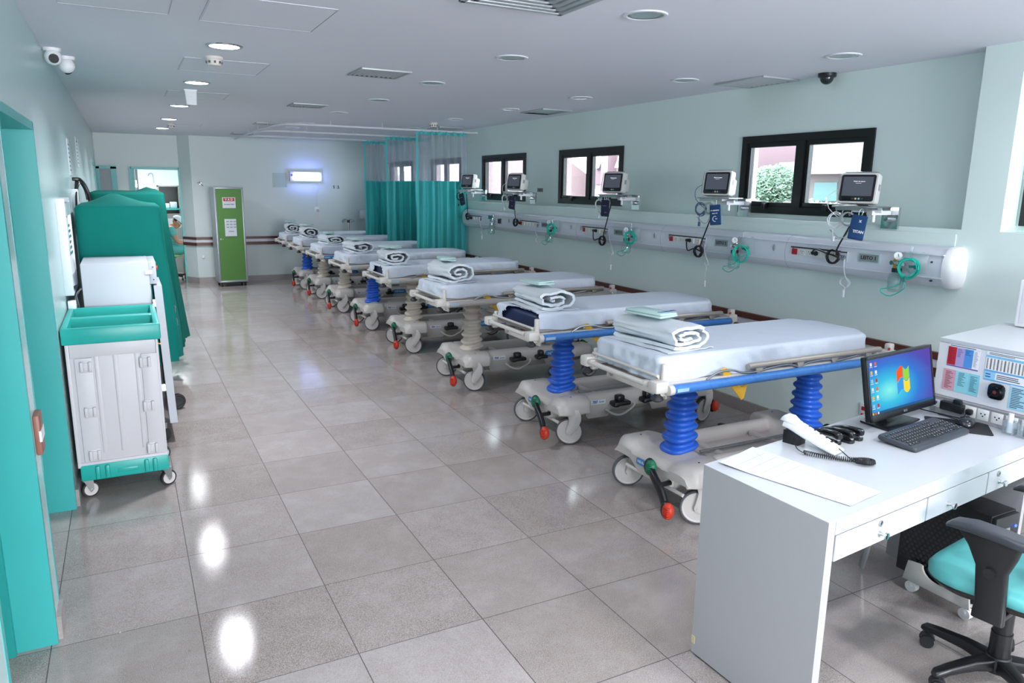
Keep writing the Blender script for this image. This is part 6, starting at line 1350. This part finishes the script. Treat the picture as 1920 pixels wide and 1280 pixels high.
# seated person: one continuous body, clothing and cap as children
M_SKIN = mat('skin', 'b98a70', .6); M_SCRUB = mat('teal_scrubs', '5fb0ab', .85, spec=.15); M_CAPW = mat('white_cap', 'd9e0e6', .8); M_SHOE = mat('white_shoe', 'e8e8ea', .6)
def skin_obj(name, pts, edges, m_, parent, lv=2):
    me = bpy.data.meshes.new(name); me.from_pydata([p[:3] for p in pts], edges, []); o = bpy.data.objects.new(name, me); COL.objects.link(o)
    sk = o.modifiers.new('Skin', 'SKIN'); sk.use_smooth_shade = True; 
    for v, p in zip(me.skin_vertices[0].data, pts): v.radius = (p[3], p[4] if len(p) > 4 else p[3])
    me.skin_vertices[0].data[0].use_root = True
    sb = o.modifiers.new('Sub', 'SUBSURF'); sb.levels = lv; sb.render_levels = lv
    dg = bpy.context.evaluated_depsgraph_get(); ev = o.evaluated_get(dg); nm = bpy.data.meshes.new_from_object(ev); bpy.data.objects.remove(o)
    o = bpy.data.objects.new(name, nm); COL.objects.link(o); nm.materials.clear(); nm.materials.append(m_)
    for p in nm.polygons: p.use_smooth = True
    if parent: o.parent = parent
    return o
px, py = 1.10, 12.25
def body_pts(g):
    return [(px-.06, py, .585, .115+g, .15+g), (px-.045, py, .70, .10+g, .135+g), (px+.0, py, .83, .105+g, .15+g), (px+.045, py, .935, .095+g, .155+g), (px+.085, py, 1.00, .055, .06), (px+.125, py, 1.045, .045, .05),
            (px+.05, py-.155, .955, .055+g), (px+.10, py-.20, .82, .045+g), (px+.15, py-.19, .70, .038+g), (px+.25, py-.12, .715, .032), (px+.31, py-.08, .725, .028, .02),
            (px+.05, py+.155, .955, .055+g), (px+.10, py+.20, .82, .045+g), (px+.15, py+.19, .70, .038+g), (px+.25, py+.12, .715, .032), (px+.31, py+.08, .725, .028, .02),
            (px-.03, py-.10, .575, .09+g), (px+.16, py-.12, .575, .082+g), (px+.34, py-.13, .555, .062+g), (px+.335, py-.13, .35, .054+g), (px+.315, py-.13, .13, .042+g*.5),
            (px-.03, py+.10, .575, .09+g), (px+.16, py+.12, .575, .082+g), (px+.34, py+.13, .555, .062+g), (px+.30, py+.13, .35, .054+g), (px+.25, py+.13, .13, .042+g*.5),
            (px+.33, py-.13, .055, .04), (px+.43, py-.13, .035, .033), (px+.265, py+.13, .055, .04), (px+.365, py+.13, .035, .033)]
BE = [(0, 1), (1, 2), (2, 3), (3, 4), (4, 5), (3, 6), (6, 7), (7, 8), (8, 9), (9, 10), (3, 11), (11, 12), (12, 13), (13, 14), (14, 15), (0, 16), (16, 17), (17, 18), (18, 19), (19, 20), (0, 21), (21, 22), (22, 23), (23, 24), (24, 25), (20, 26), (26, 27), (25, 28), (28, 29)]
person = skin_obj('person', body_pts(0), BE, M_SKIN, None)
# head, fingers joined into the same body mesh
m = MB(); m.bm.from_mesh(person.data)
HC = Vector((px+.185, py-.01, 1.095)); HF = frame((.80, -.1, -.59), (.1, .995, 0), Vector((.80, -.1, -.59)).cross(Vector((.1, .995, 0))), HC)
m.sphere((0, 0, 0), (.098, .075, .098), HF, u=24, v=16); m.loft([[(x*.5+.035, y*.9, z) for x, y in rrect(.12-i, .105-i*.6, .03, 4)] for z, i in ((-.13, .05), (-.115, .015), (-.07, .0), (.0, -.02))], HF)
m.loft([[(x, y, z) for x, y in ((.09, -.010), (.088+d, 0), (.09, .010))] for z, d in ((.02, .004), (-.01, .02), (-.03, .028), (-.04, .01))], HF, closed=True); 
for s in (-1, 1):
    m.sphere((-.005, s*.077, -.012), (.022, .010, .032), HF, u=10, v=8); m.sphere((.084, s*.030, .012), (.012, .014, .010), HF, u=10, v=8)
    for k in range(4): m.tube([(px+.32, py+s*(.06+.014*k), .725), (px+.36+.006*k*(2-k*.5), py+s*(.045+.013*k), .728), (px+.385+.004*k, py+s*(.035+.012*k), .715)], .0075, seg=6)
    m.tube([(px+.285, py+s*.065, .735), (px+.31, py+s*.04, .75), (px+.33, py+s*.03, .748)], .0085, seg=6)
me = m.mesh('person', M_SKIN, 60); old = person.data; person.data = me
person['label'] = 'person in teal scrubs, white cap and face mask sitting bent forward on a stool'; person['category'] = 'person'
cp = body_pts(.014); top = skin_obj('scrub_top', cp[:4]+[cp[6], cp[7], cp[11], cp[12]], [(0, 1), (1, 2), (2, 3), (3, 4), (4, 5), (3, 6), (6, 7)], M_SCRUB, person)
skin_obj('scrub_trousers', [cp[0]]+cp[16:26], [(0, 1), (1, 2), (2, 3), (3, 4), (4, 5), (0, 6), (6, 7), (7, 8), (8, 9), (9, 10)], M_SCRUB, person)
sh_ = body_pts(.012); skin_obj('shoe', [sh_[26], sh_[27]], [(0, 1)], M_SHOE, person, 1); skin_obj('shoe', [sh_[28], sh_[29]], [(0, 1)], M_SHOE, person, 1)
m = MB(); L = []
for a in range(0, 91, 15): r = 1.07 if a else 1.03; L.append([(.104*r*cos(R(a))*cos(b_)-.012, .082*r*cos(R(a))*sin(b_), .028*cos(R(a))*cos(b_)*0+.018+.088*sin(R(a))+.004*nz(b_*2, a, 1)) for b_ in [2*pi*i/28 for i in range(28)]])
m.loft(L, HF, cap0=False); m.solid(.003)
o = bpy.data.objects.new('cap', m.mesh('cap', M_CAPW, 60)); COL.objects.link(o); o.parent = person
m = MB(); m.grid(lambda u, v: Vector((.075+.030*cos(pi*(u-.5))*sin(pi*(.2+.7*v)), lerp(-.062, .062, u), lerp(-.09, -.005, v))), 10, 8, HF); m.solid(.002); m.tube([(.08, -.06, -.03), (.03, -.084, -.01), (-.02, -.085, .0)], .003, M=HF, seg=5); m.tube([(.08, .06, -.03), (.03, .084, -.01), (-.02, .085, .0)], .003, M=HF, seg=5)
o = bpy.data.objects.new('face_mask', m.mesh('face_mask', M_CAPW, 60)); COL.objects.link(o); o.parent = person
m = MB(); m.sphere((.012, 0, .012), (.0, .0, .0), HF, u=4, v=3) if False else m.loft([[(x-.02, y*1.03, z) for x, y in rrect(.135, .155, .06, 4)] for z in (-.02, .03)], HF); o = bpy.data.objects.new('hair', m.mesh('hair', mat('dark_hair', '2a211d', .7), 60)); COL.objects.link(o); o.parent = person
m = MB(); m.box((px+.375, py, .735), (.09, .11, .010), bev=.004); m.bb(px+.34, px+.41, py-.045, py+.045, .7395, .741, mi=1)
solo('phone', m, [M_BLACK, M_SCR], 'dark phone held in both hands by the seated person', 'phone')
# ------------------------------------------------------------------ outside the windows
M_PINK = mat('pink_facade', '93797f', .8, var=.05, vscale=.7); M_PALE = mat('pale_facade', '8f8584', .8); M_LEAF = mat('foliage', '84a088', .8, var=.3, vscale=2); M_BARK = mat('bark', '7a6a5d', .9); M_BGL = mat('dark_window', '54586a', .25)
m = MB(); m.bb(5.3, 70, -12, 90, -4.2, -4.0); m2 = m; struct('ground_outside', m2, mat('grey_ground', '8a8886', .9))
t = thing('pale_building', 'pale building with stepped terraces outside the nearest window', 'building', (23, 14, -4)); m = MB(); m.bb(21, 30, 4, 19, -4, 2.35); m.bb(20.2, 30, 4, 15.4, 2.35, 2.75); m.bb(23, 30, 4, 17, 2.35, 4.0); m.bb(22.4, 30, 4, 17, 4.0, 4.4); m.bb(19, 21, 4, 19, -4, 1.0); m.bb(18.6, 21, 4, 19, 1.0, 1.25); part('walls', m, M_PALE, t)
for y in (11.0, 13.6, 14.8): m = MB(); m.bb(20.94, 21, y, y+.9, 1.5, 2.1); part('window', m, mat('teal_window', '5c8c8c', .3), t)
m = MB(); m.bb(12.3, 12.5, 4, 15, -4, .6); m.bb(12.2, 12.6, 4, 15, .6, 1.55+.0); part('boundary_wall', m, M_WHITE, t) if False else None
m.bm.free()
t = thing('pink_building', 'pink apartment building with tilted windows outside the second window', 'building', (24, 28, -4)); m = MB(); m.bb(22, 32, 20.2, 29.6, -4, 9)
for y in (21.4, 24.1, 27.4): m.bb(21.5, 22, y, y+.6, -4, 9)
part('walls', m, M_PINK, t)
for k, z in enumerate((-.9, 1.0, 2.7)):
    for y in (20.4, 22.2, 23.1, 24.9, 26.2, 28.2): 
        m = MB(); m.bb(21.95, 22.02, y, y+.8, z, z+1.0); w_ = part('window', m, M_BGL, t); m = MB(); m.loft([[(21.93-d, yy, z+.1+zz) for yy in (y+.08, y+.72)]+[(21.90-d, yy, z+.1+zz) for yy in (y+.72, y+.08)] for d, zz in ((.35, .0), (0, .85))]); part('tilted_sash', m, M_WHITE, w_)
t = thing('tiled_house', 'low house with pale red tiled roof outside the third window', 'house', (18, 33, -4)); m = MB(); m.bb(15, 24, 31, 44, -4, 1.1); part('walls', m, M_PALE, t); m = MB(); m.prism([(14.4, 1.1), (24.6, 1.1), (19.5, 4.2)], -44.6, -30.4, frame((1, 0, 0), (0, 0, 1), (0, -1, 0))); part('roof', m, mat('pale_red_tiles', 'a08a8a', .8), t)
def tree(x, y, z0, r, seed, label):
    t = thing('tree', label, 'tree', (x, y, -4), 0, 'trees outside the windows'); rnd = random.Random(seed); m = MB(); m.tube([(x, y, -4), (x+.1, y, z0-.6), (x, y+.1, z0+.4*r)], .12)
    for k in range(5): a = k*1.3; m.tube([(x, y, z0-.4), (x+r*.5*cos(a), y+r*.5*sin(a), z0+r*.4)], .05)
    part('trunk', m, M_BARK, t); tb = bmesh.new()
    for _ in range(7000):
        d = Vector((rnd.gauss(0, 1), rnd.gauss(0, 1), rnd.gauss(0, 1))).normalized(); q = rnd.uniform(.55, 1)*(1+.25*nz(d.x*2.2, d.y*2.2, d.z*2.2+seed)); c = Vector((x, y, z0))+Vector((d.x*r*q, d.y*r*q, d.z*r*.75*q))
        a = Vector((rnd.gauss(0, 1), rnd.gauss(0, 1), rnd.gauss(0, 1))).normalized()*rnd.uniform(.035, .075); b_ = a.orthogonal().normalized()*rnd.uniform(.02, .04); tb.faces.new([tb.verts.new(c+v) for v in (-a, b_, a, -b_)])
    m = MB(); m._merge(tb); m2 = m; bpy_mesh = m2
    o = part('foliage', m, M_LEAF, t)
tree(12.5, 7.0, .75, 1.15, 1, 'leafy tree outside the nearest window, left one'); tree(13.4, 9.9, .7, 1.25, 2, 'leafy tree outside the nearest window, right one'); tree(12.0, 14.0, .5, 1.4, 3, 'rounded tree outside the second window'); tree(18.2, 13.6, 2.0, .8, 4, 'small tree on the terrace outside the nearest window')
m = MB(); m.bb(15.5, 15.8, 2, 17.5, -4, 1.15); m.bb(15.3, 16.0, 2, 17.5, 1.15, 1.42); solo('boundary_wall', m, mat('pale_render', 'a9a7a8', .8), 'long white boundary wall behind the trees outside', 'wall')
